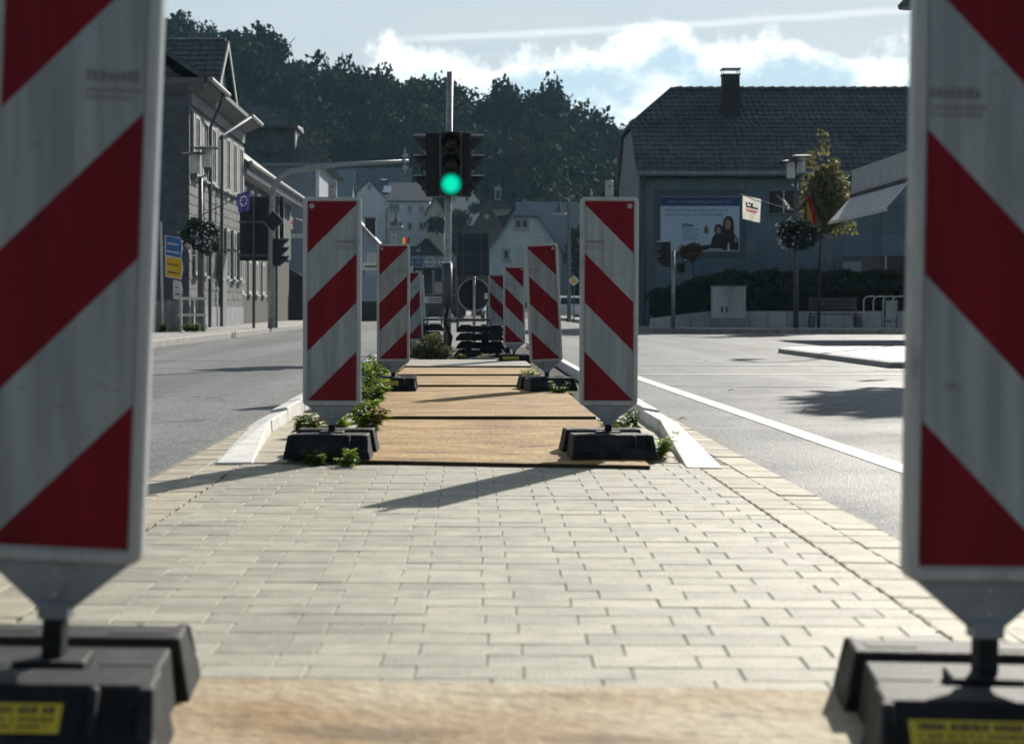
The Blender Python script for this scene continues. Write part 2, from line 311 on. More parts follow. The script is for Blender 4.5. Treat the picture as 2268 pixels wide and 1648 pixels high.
# ---------------------------------------------------------------- mesh helpers
class MB:
    def __init__(self): self.v = []; self.f = []; self.mi = []; self.cur = 0
    def add(self, vs, fs):
        b = len(self.v); self.v += [tuple(x) for x in vs]
        for f in fs: self.f.append(tuple(b + i for i in f)); self.mi.append(self.cur)
        return self
    def box(self, x0, x1, y0, y1, z0, z1):
        return self.add([(x0, y0, z0), (x1, y0, z0), (x1, y1, z0), (x0, y1, z0), (x0, y0, z1), (x1, y0, z1), (x1, y1, z1), (x0, y1, z1)],
                        [(0, 3, 2, 1), (4, 5, 6, 7), (0, 1, 5, 4), (1, 2, 6, 5), (2, 3, 7, 6), (3, 0, 4, 7)])
    def prism(self, pts, d):
        """closed polygon pts (3-D) pushed by vector d"""
        n = len(pts); d = Vector(d); a = [Vector(p) for p in pts]
        vs = a + [p + d for p in a]
        fs = [tuple(range(n - 1, -1, -1)), tuple(range(n, 2 * n))] + [(i, (i + 1) % n, n + (i + 1) % n, n + i) for i in range(n)]
        return self.add(vs, fs)
    def hull2(self, a, b):
        """two rings of equal count joined and capped"""
        n = len(a)
        fs = [tuple(range(n - 1, -1, -1)), tuple(range(n, 2 * n))] + [(i, (i + 1) % n, n + (i + 1) % n, n + i) for i in range(n)]
        return self.add(list(a) + list(b), fs)
    def tube(self, pts, rad, n=10):
        pts = [Vector(p) for p in pts]
        if not isinstance(rad, (list, tuple)): rad = [rad] * len(pts)
        rings = []; up = Vector((0, 0, 1)); ref = None
        for i, p in enumerate(pts):
            t = (pts[min(i + 1, len(pts) - 1)] - pts[max(i - 1, 0)]).normalized()
            if ref is None:
                ref = t.orthogonal().normalized()
            ref = (ref - t * ref.dot(t)).normalized(); q = t.cross(ref)
            rings.append([p + (ref * math.cos(2 * math.pi * k / n) + q * math.sin(2 * math.pi * k / n)) * rad[i] for k in range(n)])
        b = len(self.v)
        for r_ in rings: self.v += [tuple(x) for x in r_]
        for i in range(len(rings) - 1):
            for k in range(n):
                self.f.append((b + i * n + k, b + i * n + (k + 1) % n, b + (i + 1) * n + (k + 1) % n, b + (i + 1) * n + k)); self.mi.append(self.cur)
        self.f.append(tuple(b + k for k in range(n - 1, -1, -1))); self.mi.append(self.cur)
        self.f.append(tuple(b + (len(rings) - 1) * n + k for k in range(n))); self.mi.append(self.cur)
        return self
    def bar(self, p, q, wx, wz=None):
        p, q = Vector(p), Vector(q); t = (q - p).normalized(); s = t.cross(Vector((0, 0, 1)))
        if s.length < 1e-4: s = Vector((1, 0, 0))
        s.normalize(); u = s.cross(t); wz = wz or wx
        c = [(-1, -1), (1, -1), (1, 1), (-1, 1)]
        return self.hull2([p + s * a * wx / 2 + u * b_ * wz / 2 for a, b_ in c], [q + s * a * wx / 2 + u * b_ * wz / 2 for a, b_ in c])
    def np_quads(self, V, nper=4):
        b = len(self.v); self.v += [tuple(x) for x in V.reshape(-1, 3)]
        k = V.shape[0]
        for i in range(k): self.f.append(tuple(range(b + i * nper, b + (i + 1) * nper))); self.mi.append(self.cur)
        return self
    def build(self, name, mat, parent=None, smooth=False, bevel=0.0, kind=None, segs=2, origin=None):
        off = Vector((0, 0, 0)); p = parent
        while p is not None: off += p.location; p = p.parent
        V = np.array(self.v, dtype=float).reshape(-1, 3)
        if parent is None:
            if origin is None:
                lo, hi = V.min(0), V.max(0); origin = ((lo[0] + hi[0]) / 2, (lo[1] + hi[1]) / 2, lo[2])
            base = Vector(origin)
        else: base = off
        V = V - np.array(base)
        me = bpy.data.meshes.new(name); me.from_pydata([tuple(x) for x in V], [], self.f)
        for m in (mat if isinstance(mat, (list, tuple)) else [mat]): me.materials.append(m)
        if any(self.mi): me.polygons.foreach_set('material_index', self.mi)
        if smooth: me.polygons.foreach_set('use_smooth', [True] * len(self.f))
        me.update()
        o = bpy.data.objects.new(name, me); COL.objects.link(o)
        if parent is None: o.location = base
        else: o.parent = parent
        if bevel:
            bv = o.modifiers.new('bevel', 'BEVEL'); bv.width = bevel; bv.segments = segs; bv.limit_method = 'ANGLE'; bv.angle_limit = R(40)
        if kind: o['kind'] = kind
        return o
def tag(o, label, cat, group=None):
    o['label'] = label; o['category'] = cat
    if group: o['group'] = group
    return o
def thing(name, label, cat, loc, group=None):
    o = bpy.data.objects.new(name, None); COL.objects.link(o); o.location = loc; o.empty_display_size = 0.2
    return tag(o, label, cat, group)
def struct(o): o['kind'] = 'structure'; return o
def copy_tree(o, parent=None):
    c = o.copy(); COL.objects.link(c)
    if parent is not None: c.parent = parent
    for ch in o.children: copy_tree(ch, c)
    return c
def rrect(x0, x1, z0, z1, r, y=0.0, n=4):
    pts = []
    for cx, cz, a0 in ((x1 - r, z0 + r, -90), (x1 - r, z1 - r, 0), (x0 + r, z1 - r, 90), (x0 + r, z0 + r, 180)):
        for k in range(n + 1):
            a = R(a0 + 90 * k / n); pts.append((cx + r * math.cos(a), y, cz + r * math.sin(a)))
    return pts
def disc(mb, c, r, axis='y', t=0.01, n=20):
    c = Vector(c); ring = []
    for k in range(n):
        a = 2 * math.pi * k / n
        ring.append(c + (Vector((r * math.cos(a), 0, r * math.sin(a))) if axis == 'y' else Vector((0, r * math.cos(a), r * math.sin(a))) if axis == 'x' else Vector((r * math.cos(a), r * math.sin(a), 0))))
    d = {'y': (0, t, 0), 'x': (t, 0, 0), 'z': (0, 0, t)}[axis]
    return mb.prism(ring, d)
def text_mesh(name, s, size, loc, mat, parent, axis='front', width=None, bold=0.0):
    cu = bpy.data.curves.new(name, 'FONT'); cu.body = s; cu.size = size; cu.extrude = 0.0; cu.offset = bold; cu.resolution_u = 2
    to = bpy.data.objects.new(name + '_t', cu); COL.objects.link(to)
    bpy.context.view_layer.update()
    me = bpy.data.meshes.new_from_object(to.evaluated_get(bpy.context.evaluated_depsgraph_get()))
    bpy.data.objects.remove(to)
    V = np.array([v.co[:] for v in me.vertices])
    if len(V) == 0: return None
    if width: V[:, 0] *= width / (V[:, 0].max() - V[:, 0].min())
    W3 = np.zeros_like(V); W3[:, 0] = V[:, 0]; W3[:, 2] = V[:, 1]
    W3 += np.array(loc)
    mb = MB(); mb.v = [tuple(x) for x in W3]; mb.f = [tuple(p.vertices) for p in me.polygons]; mb.mi = [0] * len(mb.f)
    return mb.build(name, mat, parent)

def leaf_quads(C, size, g, tilt=None, aspect=1.5, droop=0.0):
    """rhombus leaves at centres C (n,3)"""
    n = len(C); sz = size * g.uniform(0.65, 1.35, n)
    a = g.normal(size=(n, 3)); 
    if tilt is not None: a = a * 0.9 + tilt
    nrm = a / np.linalg.norm(a, axis=1, keepdims=True)
    t = g.normal(size=(n, 3)); t -= nrm * (t * nrm).sum(1, keepdims=True); t /= np.linalg.norm(t, axis=1, keepdims=True)
    b = np.cross(nrm, t)
    t = t * (sz * aspect / 2)[:, None]; b = b * (sz / 2)[:, None]
    return np.stack([C - t, C + b * 0.9 - t * 0.1, C + t, C - b * 0.9 - t * 0.1], axis=1)
def lobed_points(center, rad, n, g, lobes=9, lobe_r=0.48, shell=0.55):
    """points filling an uneven crown made of several lobes"""
    cs = []; 
    while len(cs) < lobes:
        p = g.uniform(-1, 1, 3)
        if np.linalg.norm(p) < 1: cs.append(p * 0.66)
    cs = np.array(cs); rs = lobe_r * g.uniform(0.7, 1.25, lobes)
    wgt = rs ** 2 / (rs ** 2).sum(); k = g.choice(lobes, n, p=wgt)
    d = g.normal(size=(n, 3)); d /= np.linalg.norm(d, axis=1, keepdims=True)
    rr = shell + (1.08 - shell) * g.uniform(0, 1, n) ** 0.7
    P = cs[k] + d * (rs[k] * rr)[:, None]
    return np.array(center) + P * np.array(rad), d

# ================================================================ THE SETTING
ground = struct(MB().add([(-2500, -300, -0.08), (2500, -300, -0.08), (2500, 4500, -0.08), (-2500, 4500, -0.08)], [(0, 1, 2, 3)]).build('ground', grass_g))
road = struct(MB().add([(-6.0, -25, -0.02), (60, -25, -0.02), (60, 54.5, -0.02), (6.5, 54.5, -0.02), (5.6, 60, -0.02), (6.0, 230, -0.02), (-6.3, 230, -0.02), (-6.3, 60, -0.02)],
                       [tuple(range(8))]).build('road', asphalt, origin=(0, 0, 0)))
# --- paved island: bed, single paving stones, gutter stones
bed = struct(MB().add([(-1.42, -3, -0.012), (1.42, -3, -0.012), (1.42, 36, -0.012), (-1.42, 36, -0.012)], [(0, 1, 2, 3)]).build('island_bed', joint_m))
SW, SD, SKEW = 0.2236, 0.1288, 0.035
island = struct(MB().add([(-1.07, 2.0, -0.0030), (1.10, 2.0, -0.0030), (1.10, 8.86, -0.0030), (-1.07, 8.86, -0.0030)], [(0, 1, 2, 3)]).build('pavement', joint_m, origin=(0, 0, 0)))
def stone_mesh(name, sx, sy, mat, h=0.03, ch=0.0016):
    mb = MB(); x, y = sx / 2, sy / 2
    mb.v = [(-x, -y, -h), (x, -y, -h), (x, y, -h), (-x, y, -h), (-x, -y, -ch), (x, -y, -ch), (x, y, -ch), (-x, y, -ch),
            (-x + ch, -y + ch, 0), (x - ch, -y + ch, 0), (x - ch, y - ch, 0), (-x + ch, y - ch, 0)]
    mb.f = [(0, 1, 5, 4), (1, 2, 6, 5), (2, 3, 7, 6), (3, 0, 4, 7), (4, 5, 9, 8), (5, 6, 10, 9), (6, 7, 11, 10), (7, 4, 8, 11), (8, 9, 10, 11)]
    me = bpy.data.meshes.new(name); me.from_pydata(mb.v, [], mb.f); me.materials.append(mat); return me, mb
stone_me, stone_mb = stone_mesh('paving_stone', SW - 0.0042, SD - 0.0024, paver)
cut_cache = {}
stones = []; X0, X1 = -1.07, 1.10
for i in range(0, 56):
    y = 1.9 + SD * (i + 0.5)
    offx = (0.0 if i % 2 else SW / 3.0) + 0.004 * rng.uniform(-1, 1)
    x = X0 - SW + offx
    while x < X1:
        a, b_ = max(x, X0), min(x + SW, X1)
        if b_ - a > 0.045:
            cx = (a + b_) / 2; yy = y - SKEW * cx
            if yy < 8.80: stones.append((cx, yy, b_ - a))
        x += SW
stones.sort(key=lambda s: (s[1] < 3.45, s[1]))
rest = MB()
for k, (cx, cy, ww) in enumerate(stones):
    dz = rng.uniform(-0.0009, 0.0009); tx, ty = rng.uniform(-.004, .004), rng.uniform(-.004, .004)
    if k < 300:
        key = round(ww, 2)
        if abs(ww - SW) < 0.002: me = stone_me
        else:
            if key not in cut_cache: cut_cache[key] = stone_mesh('paving_stone_cut', ww - 0.0042, SD - 0.0024, paver)[0]
            me = cut_cache[key]
        o = bpy.data.objects.new('paving_stone', me); COL.objects.link(o); o.parent = island
        o.location = (cx, cy, dz); o.rotation_euler = (tx, ty, -SKEW + rng.uniform(-.004, .004))
    else:
        sc_ = (ww - 0.0042) / (SW - 0.0042)
        rest.add([(cx + vx * sc_, cy + vy - SKEW * vx, vz + dz + vy * tx + vx * ty) for vx, vy, vz in stone_mb.v], stone_mb.f)
ro = rest.build('paving_stones_rest', paver, island, kind='stuff')
# front edging strip of the plated area and gutters of square stones either side
gut_me = stone_mesh('gutter_stone', 0.152, 0.155, gutter_m)[0]
for side, xs in ((-1, (-1.15, -1.31)), (1, (1.18, 1.34))):
    lo, hi = min(xs) - .08, max(xs) + .08
    g_ = struct(MB().add([(lo, 1.8, -0.008), (hi, 1.8, -0.008), (hi, 17.4, -0.008), (lo, 17.4, -0.008)], [(0, 1, 2, 3)]).build('gutter', joint_m, origin=(0, 0, 0)))
    for j, x in enumerate(xs):
        y = 1.95 + (0.05 if j else 0)
        while y < 17.3:
            inner_row = (j == 0)
            if not (inner_row and y > 8.75):
                o = bpy.data.objects.new('gutter_stone', gut_me); COL.objects.link(o); o.parent = g_
                o.location = (x, y, rng.uniform(-.002, .002) - 0.001 - (0.004 if j else 0)); o.rotation_euler = (rng.uniform(-.008, .008), side * 0.012, rng.uniform(-.012, .012) + (0.05 if side < 0 else -0.05) * (1 - j))
            y += 0.16
# white kerbs: flush splayed start stone, then raised kerb stones
def kerb_run(side):
    k = thing('white_kerb', 'white kerb along the %s edge of the plated island strip, splayed at its near end' % ('left' if side < 0 else 'right'), 'kerb', (side * 1.2, 8.9, 0))
    s = side
    y0 = 8.84 if s < 0 else 8.56
    x_in0, x_out0 = (1.025, 1.205) if s < 0 else (1.035, 1.205)
    MB().hull2([(s * x_in0, y0, -0.02), (s * x_out0, y0, -0.02), (s * x_out0, y0, 0.004), (s * x_in0, y0, 0.006)],
               [(s * 1.17, 11.1, -0.02), (s * 1.285, 11.1, -0.02), (s * 1.285, 11.1, 0.055), (s * 1.18, 11.1, 0.075)]).build('ramp_stone', white_kerb, k, bevel=0.006)
    y = 11.108; j = 0
    while y < 34.5:
        z = min(0.10, 0.075 + 0.02 * j)
        MB().hull2([(s * 1.165, y, -0.02), (s * 1.29, y, -0.02), (s * 1.285, y, z - 0.02), (s * 1.175, y, z)],
                   [(s * 1.165, y + .992, -0.02), (s * 1.29, y + .992, -0.02), (s * 1.285, y + .992, z - 0.02), (s * 1.175, y + .992, z)]).build('kerb_stone', white_kerb, k, bevel=0.008)
        y += 1.0; j += 1
kerb_run(-1); kerb_run(1)
# strips of slabs between the kerbs and the plates
for side, xa, xb in ((-1, -1.15, -0.55), (1, 0.70, 1.15)):
    st = struct(MB().add([(xa, 8.84, -0.0095), (xb, 8.84, -0.0095), (xb, 13.2, -0.0095), (xa, 13.2, -0.0095)], [(0, 1, 2, 3)]).build('side_strip', joint_m, origin=(0, 0, 0)))
    y = 8.86
    while y < 13.0:
        t = min(1, (y - 8.86) / 2.2); xo = (1.035 + 0.13 * t)
        a, b_ = (-xo, xb) if side < 0 else (xa, xo)
        t2 = min(1, (y + .3 - 8.86) / 2.2); xo2 = 1.035 + 0.13 * t2
        a2, b2 = (-xo2, xb) if side < 0 else (xa, xo2)
        zt = rng.uniform(-.002, .002) + 0.002
        MB().hull2([(a, y, -0.009), (b_, y, -0.009), (b2, y + .312, -0.009), (a2, y + .312, -0.009)], [(a, y, zt), (b_, y, zt), (b2, y + .312, zt), (a2, y + .312, zt)]).build('slab', gutter_m, st)
        y += 0.32
soil = struct(MB().add([(-1.16, 13.2, 0.0), (1.16, 13.2, 0.0), (1.16, 34.4, 0.012), (-1.16, 34.4, 0.012)], [(0, 1, 2, 3)]).build('planting_soil', soil_m))
# road markings
def strip(name, pts, wd, mat, z=-0.016):
    a, b_ = Vector((*pts[0], 0)), Vector((*pts[1], 0)); t = (b_ - a).normalized(); n = Vector((-t.y, t.x, 0)) * wd / 2
    o = MB().add([(a - n)[:2] + (z,) if False else (a.x - n.x, a.y - n.y, z), (b_.x - n.x, b_.y - n.y, z), (b_.x + n.x, b_.y + n.y, z), (a.x + n.x, a.y + n.y, z)], [(0, 1, 2, 3)]).build(name, mat)
    return struct(o)
strip('edge_line', [(2.20, 2.5), (1.80, 25.5)], 0.13, paint_m)
strip('crossing_line', [(1.95, 21.2), (6.2, 21.0)], 0.16, paint_m)
strip('crossing_line', [(2.0, 18.0), (3.6, 17.9)], 0.10, worn_m, -0.015)
strip('crossing_line', [(1.9, 24.2), (5.0, 24.4)], 0.12, worn_m)
for a, b_, y in ((-4.4, -3.5, 23.4), (-3.1, -2.15, 23.3), (-1.9, -1.5, 23.2), (-4.5, -3.3, 26.6), (-3.0, -2.1, 26.5), (-5.6, -4.8, 23.5)):
    strip('crossing_dash', [(a, y), (b_, y)], 0.13, worn_m)
for a, b_, y in ((2.6, 3.4, 31.0), (4.0, 4.8, 33.0), (5.6, 6.4, 38.0), (3.4, 4.2, 42.0)):
    strip('crossing_dash', [(a, y), (b_, y)], 0.14, worn_m)
# left sidewalk with kerb stones
lw = struct(MB().hull2([(-6.02, -20, -0.08), (-6.02, -20, 0.118), (-40, -20, 0.118), (-40, -20, -0.08)], [(-6.32, 130, -0.08), (-6.32, 130, 0.118), (-40, 130, 0.118), (-40, 130, -0.08)]).build('left_sidewalk', side_pave, origin=(0, 0, 0)))
y = 18.0
while y < 90:
    x = -6.0 - 0.3 * (y + 20) / 150
    MB().box(x - 0.005, x + 0.125, y, y + 0.985, -0.07, 0.122).build('kerb_stone', kerb_m, lw, bevel=0.015)
    y += 1.0
# right sidewalk along the house, with kerb, and the corner refuge
rw = struct(MB().prism([(5.9, 57.0, -0.08), (7.3, 54.6, -0.08), (60, 53.4, -0.08), (60, 130, -0.08), (6.3, 130, -0.08)], (0, 0, 0.198)).build('right_sidewalk', side_pave, origin=(0, 0, 0)))
x = 7.3
while x < 26:
    yy = 54.6 - (x - 7.3) * 0.0228
    MB().box(x, x + 0.985, yy - 0.13, yy + 0.02, -0.07, 0.123).build('kerb_stone', kerb_m, rw, bevel=0.015); x += 1.0
MB().hull2([(7.29, 54.47, -.07), (7.29, 54.6, -.07), (7.29, 54.6, .123), (7.29, 54.47, .123)], [(5.85, 56.9, -.07), (5.95, 57.0, -.07), (5.95, 57.0, .123), (5.85, 56.9, .123)]).build('kerb_stone', kerb_m, rw)
cpts = []
for a in range(0, 91, 15): cpts.append((6.4 - 1.05 * math.cos(R(a)), 30.9 + 2.2 * math.sin(R(a))))
refuge_poly = [(5.42, 23.4)] + cpts + [(30, 34.0), (30, 21.6), (7.2, 21.9)]
refuge = struct(MB().prism([(p[0], p[1], -0.08) for p in refuge_poly], (0, 0, 0.135)).build('corner_refuge', kerb_m, origin=(0, 0, 0), bevel=0.02))
MB().prism([(5.55 + (p[0] - 5.42) * 0.975, 27.6 + (p[1] - 27.6) * 0.95, 0.055) for p in refuge_poly], (0, 0, 0.006)).build('refuge_top', M('refuge_paver', (0.46, 0.45, 0.42), 0.55, 0.15, 3, fine=0.15, fscale=30, bump=0.3, bscale=50), refuge)

# hill behind the town
RIDGE = [(-300, 0), (340, 35), (430, 50), (490, 75), (560, 105), (600, 112), (640, 130), (690, 142), (720, 178), (760, 172), (830, 172), (910, 182), (985, 206), (1050, 242), (1075, 240), (1130, 214),
         (1230, 232), (1280, 266), (1320, 282), (1360, 302), (1400, 315), (1500, 345), (1700, 420), (2400, 520), (3500, 560)]
def ridge_y(xp):
    return float(np.interp(xp, [p[0] for p in RIDGE], [p[1] for p in RIDGE]))
YR = 330.0
def hill_z(X, Y):
    xp = CX + FD * X / max(Y, 60)
    zr = HC + (CY - ridge_y(xp)) * YR / FD - 8.8
    t = (Y - 135.0) / (YR - 135.0)
    if t <= 0: return -0.1
    if t < 1: return zr * t ** 2.8
    return zr * (1 + 0.08 * (t - 1)) 
hb = MB(); nx, ny = 60, 34
gx = np.linspace(-170, 190, nx); gy = np.concatenate([np.linspace(132, 335, 24), np.linspace(350, 620, 10)])
hb.v = [(x, y, hill_z(x, y)) for y in gy for x in gx]
hb.f = [(j * nx + i, j * nx + i + 1, (j + 1) * nx + i + 1, (j + 1) * nx + i) for j in range(len(gy) - 1) for i in range(nx - 1)]; hb.mi = [0] * len(hb.f)
struct(hb.build('hill', M('forest_floor', (0.018, 0.022, 0.012), .95, .4, .2), smooth=True, origin=(0, 132, -0.1)))

# ================================================================ TRAFFIC BEACONS
def beacon_base(mb_root, sticker=True):
    """black rubber base plate, long side along local y; returns root children"""
    b = MB()
    def block(prof, xb, xt):
        zmax = max(p[1] for p in prof)
        def xw(z): return xb + (xt - xb) * z / zmax
        b.hull2([(-xw(z), y, z) for y, z in prof], [(xw(z), y, z) for y, z in prof])
    block([(-.30, 0), (-.30, .046), (-.280, .046), (-.214, .106), (-.205, .122), (-.085, .122), (-.055, 0)], .212, .190)
    block([(-.075, 0), (-.085, .106), (.225, .106), (.215, 0)], .190, .176)
    block([(.19, 0), (.205, .122), (.332, .122), (.340, .106), (.404, .046), (.42, .046), (.42, 0)], .212, .190)
    # ribs framing the recessed sloping ends
    for poly in ([(-.299, .0465), (-.232, .1215), (-.206, .1215), (-.215, .105), (-.279, .0465)], [(.419, .0465), (.354, .1215), (.333, .1215), (.339, .105), (.403, .0465)]):
        for x0_, x1_ in ((-.203, -.182), (.098, .113), (.176, .203)):
            b.hull2([(x0_ * (1 - .5 * (z_ - .046)), y_, z_) for y_, z_ in poly], [(x1_ * (1 - .5 * (z_ - .046)), y_, z_) for y_, z_ in poly])
    b.box(-.06, .06, -.055, .055, .10, .128)
    b.v = [(x_, y_, z_ * .93) for x_, y_, z_ in b.v]
    base = b.build('base', rubber, mb_root, bevel=0.005)
    for x0, x1, y0, y1 in ((-.165, -.075, .245, .285), (.06, .165, .235, .290), (-.165, -.08, .02, .05), (.075, .165, .02, .055)):
        z = .1140 if y0 > .2 else .0990
        MB().box(x0, x1, y0, y1, z, z + .0015).build('hand_slot_shade', slot_shade_m, base)  # raised black patch paints the shade inside the slot
    if sticker:
        def on(x, t, lift=.0015): return (x, -.276 + t * .056 - lift, .0465 + t * .0475 + lift)
        s = MB().add([on(-.155, .08), on(.055, .08), on(.055, .85), on(-.155, .85)], [(0, 1, 2, 3)]).build('sticker', sticker_y, base)
        q = MB()
        for row, (t0, t1) in enumerate(((.58, .76), (.38, .47), (.20, .28))):
            x = -.140
            while x < .04:
                wx = rng.uniform(.003, .008); q.add([on(x, t0, .0022), on(x + wx, t0, .0022), on(x + wx, t1, .0022), on(x, t1, .0022)], [(0, 1, 2, 3)]); x += wx + rng.choice((.003, .003, .009))
        q.build('sticker_print', ink, base)
    return base
def clip_band(w_, h, lo, hi):
    """part of the rectangle [0,w]x[0,h] where lo < v-u < hi"""
    poly = [(0, 0), (w_, 0), (w_, h), (0, h)]
    for sgn, lim in ((1, lo), (-1, -hi)):
        out = []
        for i in range(len(poly)):
            p, q = poly[i], poly[(i + 1) % len(poly)]
            fp, fq = sgn * (p[1] - p[0]) - lim, sgn * (q[1] - q[0]) - lim
            if fp >= 0: out.append(p)
            if (fp > 0 > fq) or (fp < 0 < fq):
                t = fp / (fp - fq); out.append((p[0] + (q[0] - p[0]) * t, p[1] + (q[1] - p[1]) * t))
        poly = out
        if not poly: return None
    return poly
def beacon(label, X, Y, side, lean=0.0, yaw=0.0, back=0.0, z=0.018, lift=0.0, roll=0.0, base_yaw=0.0, sticker=False, group='red and white traffic beacons lining the plates'):
    root = thing('traffic_beacon', label, 'traffic beacon', (0, 0, 0), group)
    basep = beacon_base(root, sticker)
    basep.rotation_euler = (0, 0, base_yaw)
    MB().box(-.017, .017, -.021, .021, .04, .168).build('post', rubber, root, bevel=0.003)
    body = MB()
    body.hull2(rrect(-.145, .145, .246, 1.283, .022, -.014), rrect(-.145, .145, .246, 1.283, .022, .016))
    pan = body.build('panel', plastic_w, root, bevel=0.004)
    rim = MB(); o_ = rrect(-.145, .145, .246, 1.283, .022, -.0145); i_ = rrect(-.1235, .1235, .268, 1.2645, .012, -.0145); n = len(o_)
    o2 = rrect(-.141, .141, .250, 1.279, .020, -.021); i2 = rrect(-.127, .127, .2645, 1.268, .014, -.021)
    rim.v = o_ + o2 + i2 + i_
    for ring in range(3):
        for k in range(n): rim.f.append((ring * n + k, ring * n + (k + 1) % n, (ring + 1) * n + (k + 1) % n, (ring + 1) * n + k)); rim.mi.append(0)
    rim.build('rim', plastic_w, pan)
    H_, W_ = .990, .243
    for k, (lo, hi) in enumerate(((-.30, 0), (0, .25), (.25, .5), (.5, .75), (.75, 1.1))):
        pl = clip_band(W_, H_, lo * .975, hi * .975 if hi < 1 else 2)
        pts = [((-W_ / 2 + u) * (1 if side < 0 else -1), -.0155, .2715 + v) for u, v in pl]
        if side > 0: pts = pts[::-1]
        MB().add(pts, [tuple(range(len(pts)))]).build('red_stripe' if k % 2 == 0 else 'white_stripe', red_s if k % 2 == 0 else white_s, pan)
    # blade under the panel with rivets, and the lifting tab on top
    bl = MB().prism([(-.125, -.012, .2465), (-.03, -.012, .168), (.03, -.012, .168), (.125, -.012, .2465)][::-1], (0, .024, 0))
    bl.box(-.026, .026, -.0225, .0225, .150, .1795)
    blo = bl.build('blade', blade_m, root, bevel=0.003)
    for zz in (.232, .192): disc(MB(), (0, -.0165, zz), .0055, t=.005, n=10).build('rivet', plastic_w, blo)
    tb = MB().prism([(p[0], -.009, p[2]) for p in rrect(-.0205, .0205, 1.270, 1.366, .008)], (0, .02, 0))
    tab = tb.build('tab', plastic_w, root, bevel=0.002)
    disc(MB(), (0, -.0105, 1.335), .0048, t=.001, n=10).build('tab_hole', ink, tab)
    sx = -1 if side < 0 else 1
    bd = disc(MB(), (sx * .101, -.0175, 1.238), .0125, t=.0015, n=16).build('badge', plastic_w, pan)
    MB().prism([(sx * .101 - .008, -.0182, 1.234), (sx * .101 - .005, -.0182, 1.231), (sx * .101 + .008, -.0182, 1.243), (sx * .101 + .005, -.0182, 1.246)], (0, .0005, 0)).build('badge_mark', mark_m, bd)
    q = MB(); xm = .022 if side < 0 else -.118
    for row, (zz, hh) in enumerate(((1.052, .020), (1.034, .007), (1.022, .006))):
        x = xm
        while x < xm + .085:
            wx = rng.uniform(.004, .011); q.box(x, x + wx, -.0162, -.0158, zz, zz + hh * rng.uniform(.7, 1)); x += wx + .003
    q.build('printed_mark', mark_m, pan)
    for ch in root.children:
        if not ch.name.startswith('base'):
            ch.location.z += lift
            ch.rotation_euler = (back, lean, yaw)
    root.location = (X, Y, z); root.rotation_euler = (0, roll, 0)
    return root
beacon('large blurred red and white beacon nearest the camera, cut by the left picture edge', -0.695, 3.08, -1, lean=R(1.0), yaw=R(-4), lift=0.032, z=0.047, roll=R(1.2), base_yaw=R(3), sticker=True)
beacon('large blurred red and white beacon nearest the camera, cut by the right picture edge', 0.872, 3.08, 1, lean=R(1.1), yaw=R(5), lift=0.028, base_yaw=R(-6), sticker=True)
beacon('sharp red and white beacon on black base at the left end of the front plate', -0.663, 9.12, -1, lean=R(0.1), base_yaw=R(-1))
beacon('sharp red and white beacon on black base at right end of the front plate', 0.712, 9.12, 1, lean=R(0.3), base_yaw=R(2))
beacon('red and white beacon standing in tall weeds, second in the left row of sharp beacons', -0.632, 16.1, -1, lean=R(0.1), sticker=True, z=0.03)
beacon('left-leaning red and white beacon, second in the right row of sharp beacons', 0.725, 16.1, 1, lean=R(-2.6), yaw=R(6), base_yaw=R(8), z=0.03)
beacon('red and white beacon with yellow base sticker, third sharp one of the right row', 0.655, 24.4, 1, lean=R(0), sticker=True, z=0.02)
beacon('far red and white beacon half hidden behind the second beacon of the left row', -0.755, 27.6, -1, lean=R(-2.5), yaw=R(-18), z=0.01)
beacon('farthest left-row beacon, only its red edge showing beside the bar', -0.74, 30.6, -1, lean=R(-4), yaw=R(-45), z=0.01)
beacon('far red and white beacon right of the round sign back', 0.525, 29.8, 1, z=0.01)
beacon('farthest right-row beacon, a narrow strip behind its neighbour', 0.615, 33.2, 1, z=0.01)

# ================================================================ COVER PLATES
def cover_plate(label, corners, znear, zfar, t=0.017, mat=steel_rust, lift=0.0):
    """corners: near-left, near-right, far-right, far-left (x, y)"""
    z = [znear, znear, zfar, zfar]; mb = MB(); n = 10
    def P(u, v):
        a = Vector(corners[0]).lerp(Vector(corners[1]), u); b_ = Vector(corners[3]).lerp(Vector(corners[2]), u)
        p = a.lerp(b_, v); zz = znear + (zfar - znear) * v + 0.004 * math.sin(u * 5 + corners[0][1]) * math.sin(v * 3.1) + lift * (1 - u)
        return (p.x, p.y, zz)
    top = [[P(i / n, j / n) for i in range(n + 1)] for j in range(n + 1)]
    idx = lambda j, i: j * (n + 1) + i
    mb.v = [(*p[:2], p[2] + t) for r_ in top for p in r_] + [p for r_ in top for p in r_]
    k = (n + 1) ** 2
    for j in range(n):
        for i in range(n):
            mb.f.append((idx(j, i), idx(j, i + 1), idx(j + 1, i + 1), idx(j + 1, i))); mb.mi.append(0)
            mb.f.append((k + idx(j, i), k + idx(j + 1, i), k + idx(j + 1, i + 1), k + idx(j, i + 1))); mb.mi.append(1)
    for i in range(n):
        for (a, b_) in ((idx(0, i), idx(0, i + 1)), (idx(i, n), idx(i + 1, n)), (idx(n, i + 1), idx(n, i)), (idx(i + 1, 0), idx(i, 0))):
            mb.f.append((a, k + a, k + b_, b_)); mb.mi.append(1)
    return tag(mb.build('cover_plate', [mat, plate_edge]), label, 'cover plate', 'ochre cover plates laid over the island')
cover_plate('blurred ochre cover plate in the foreground under the nearest beacons', [(-1.02, 2.2), (1.06, 2.2), (1.06, 3.47), (-1.02, 3.50)], 0.001, 0.001, lift=0.036, mat=dusty_plate)
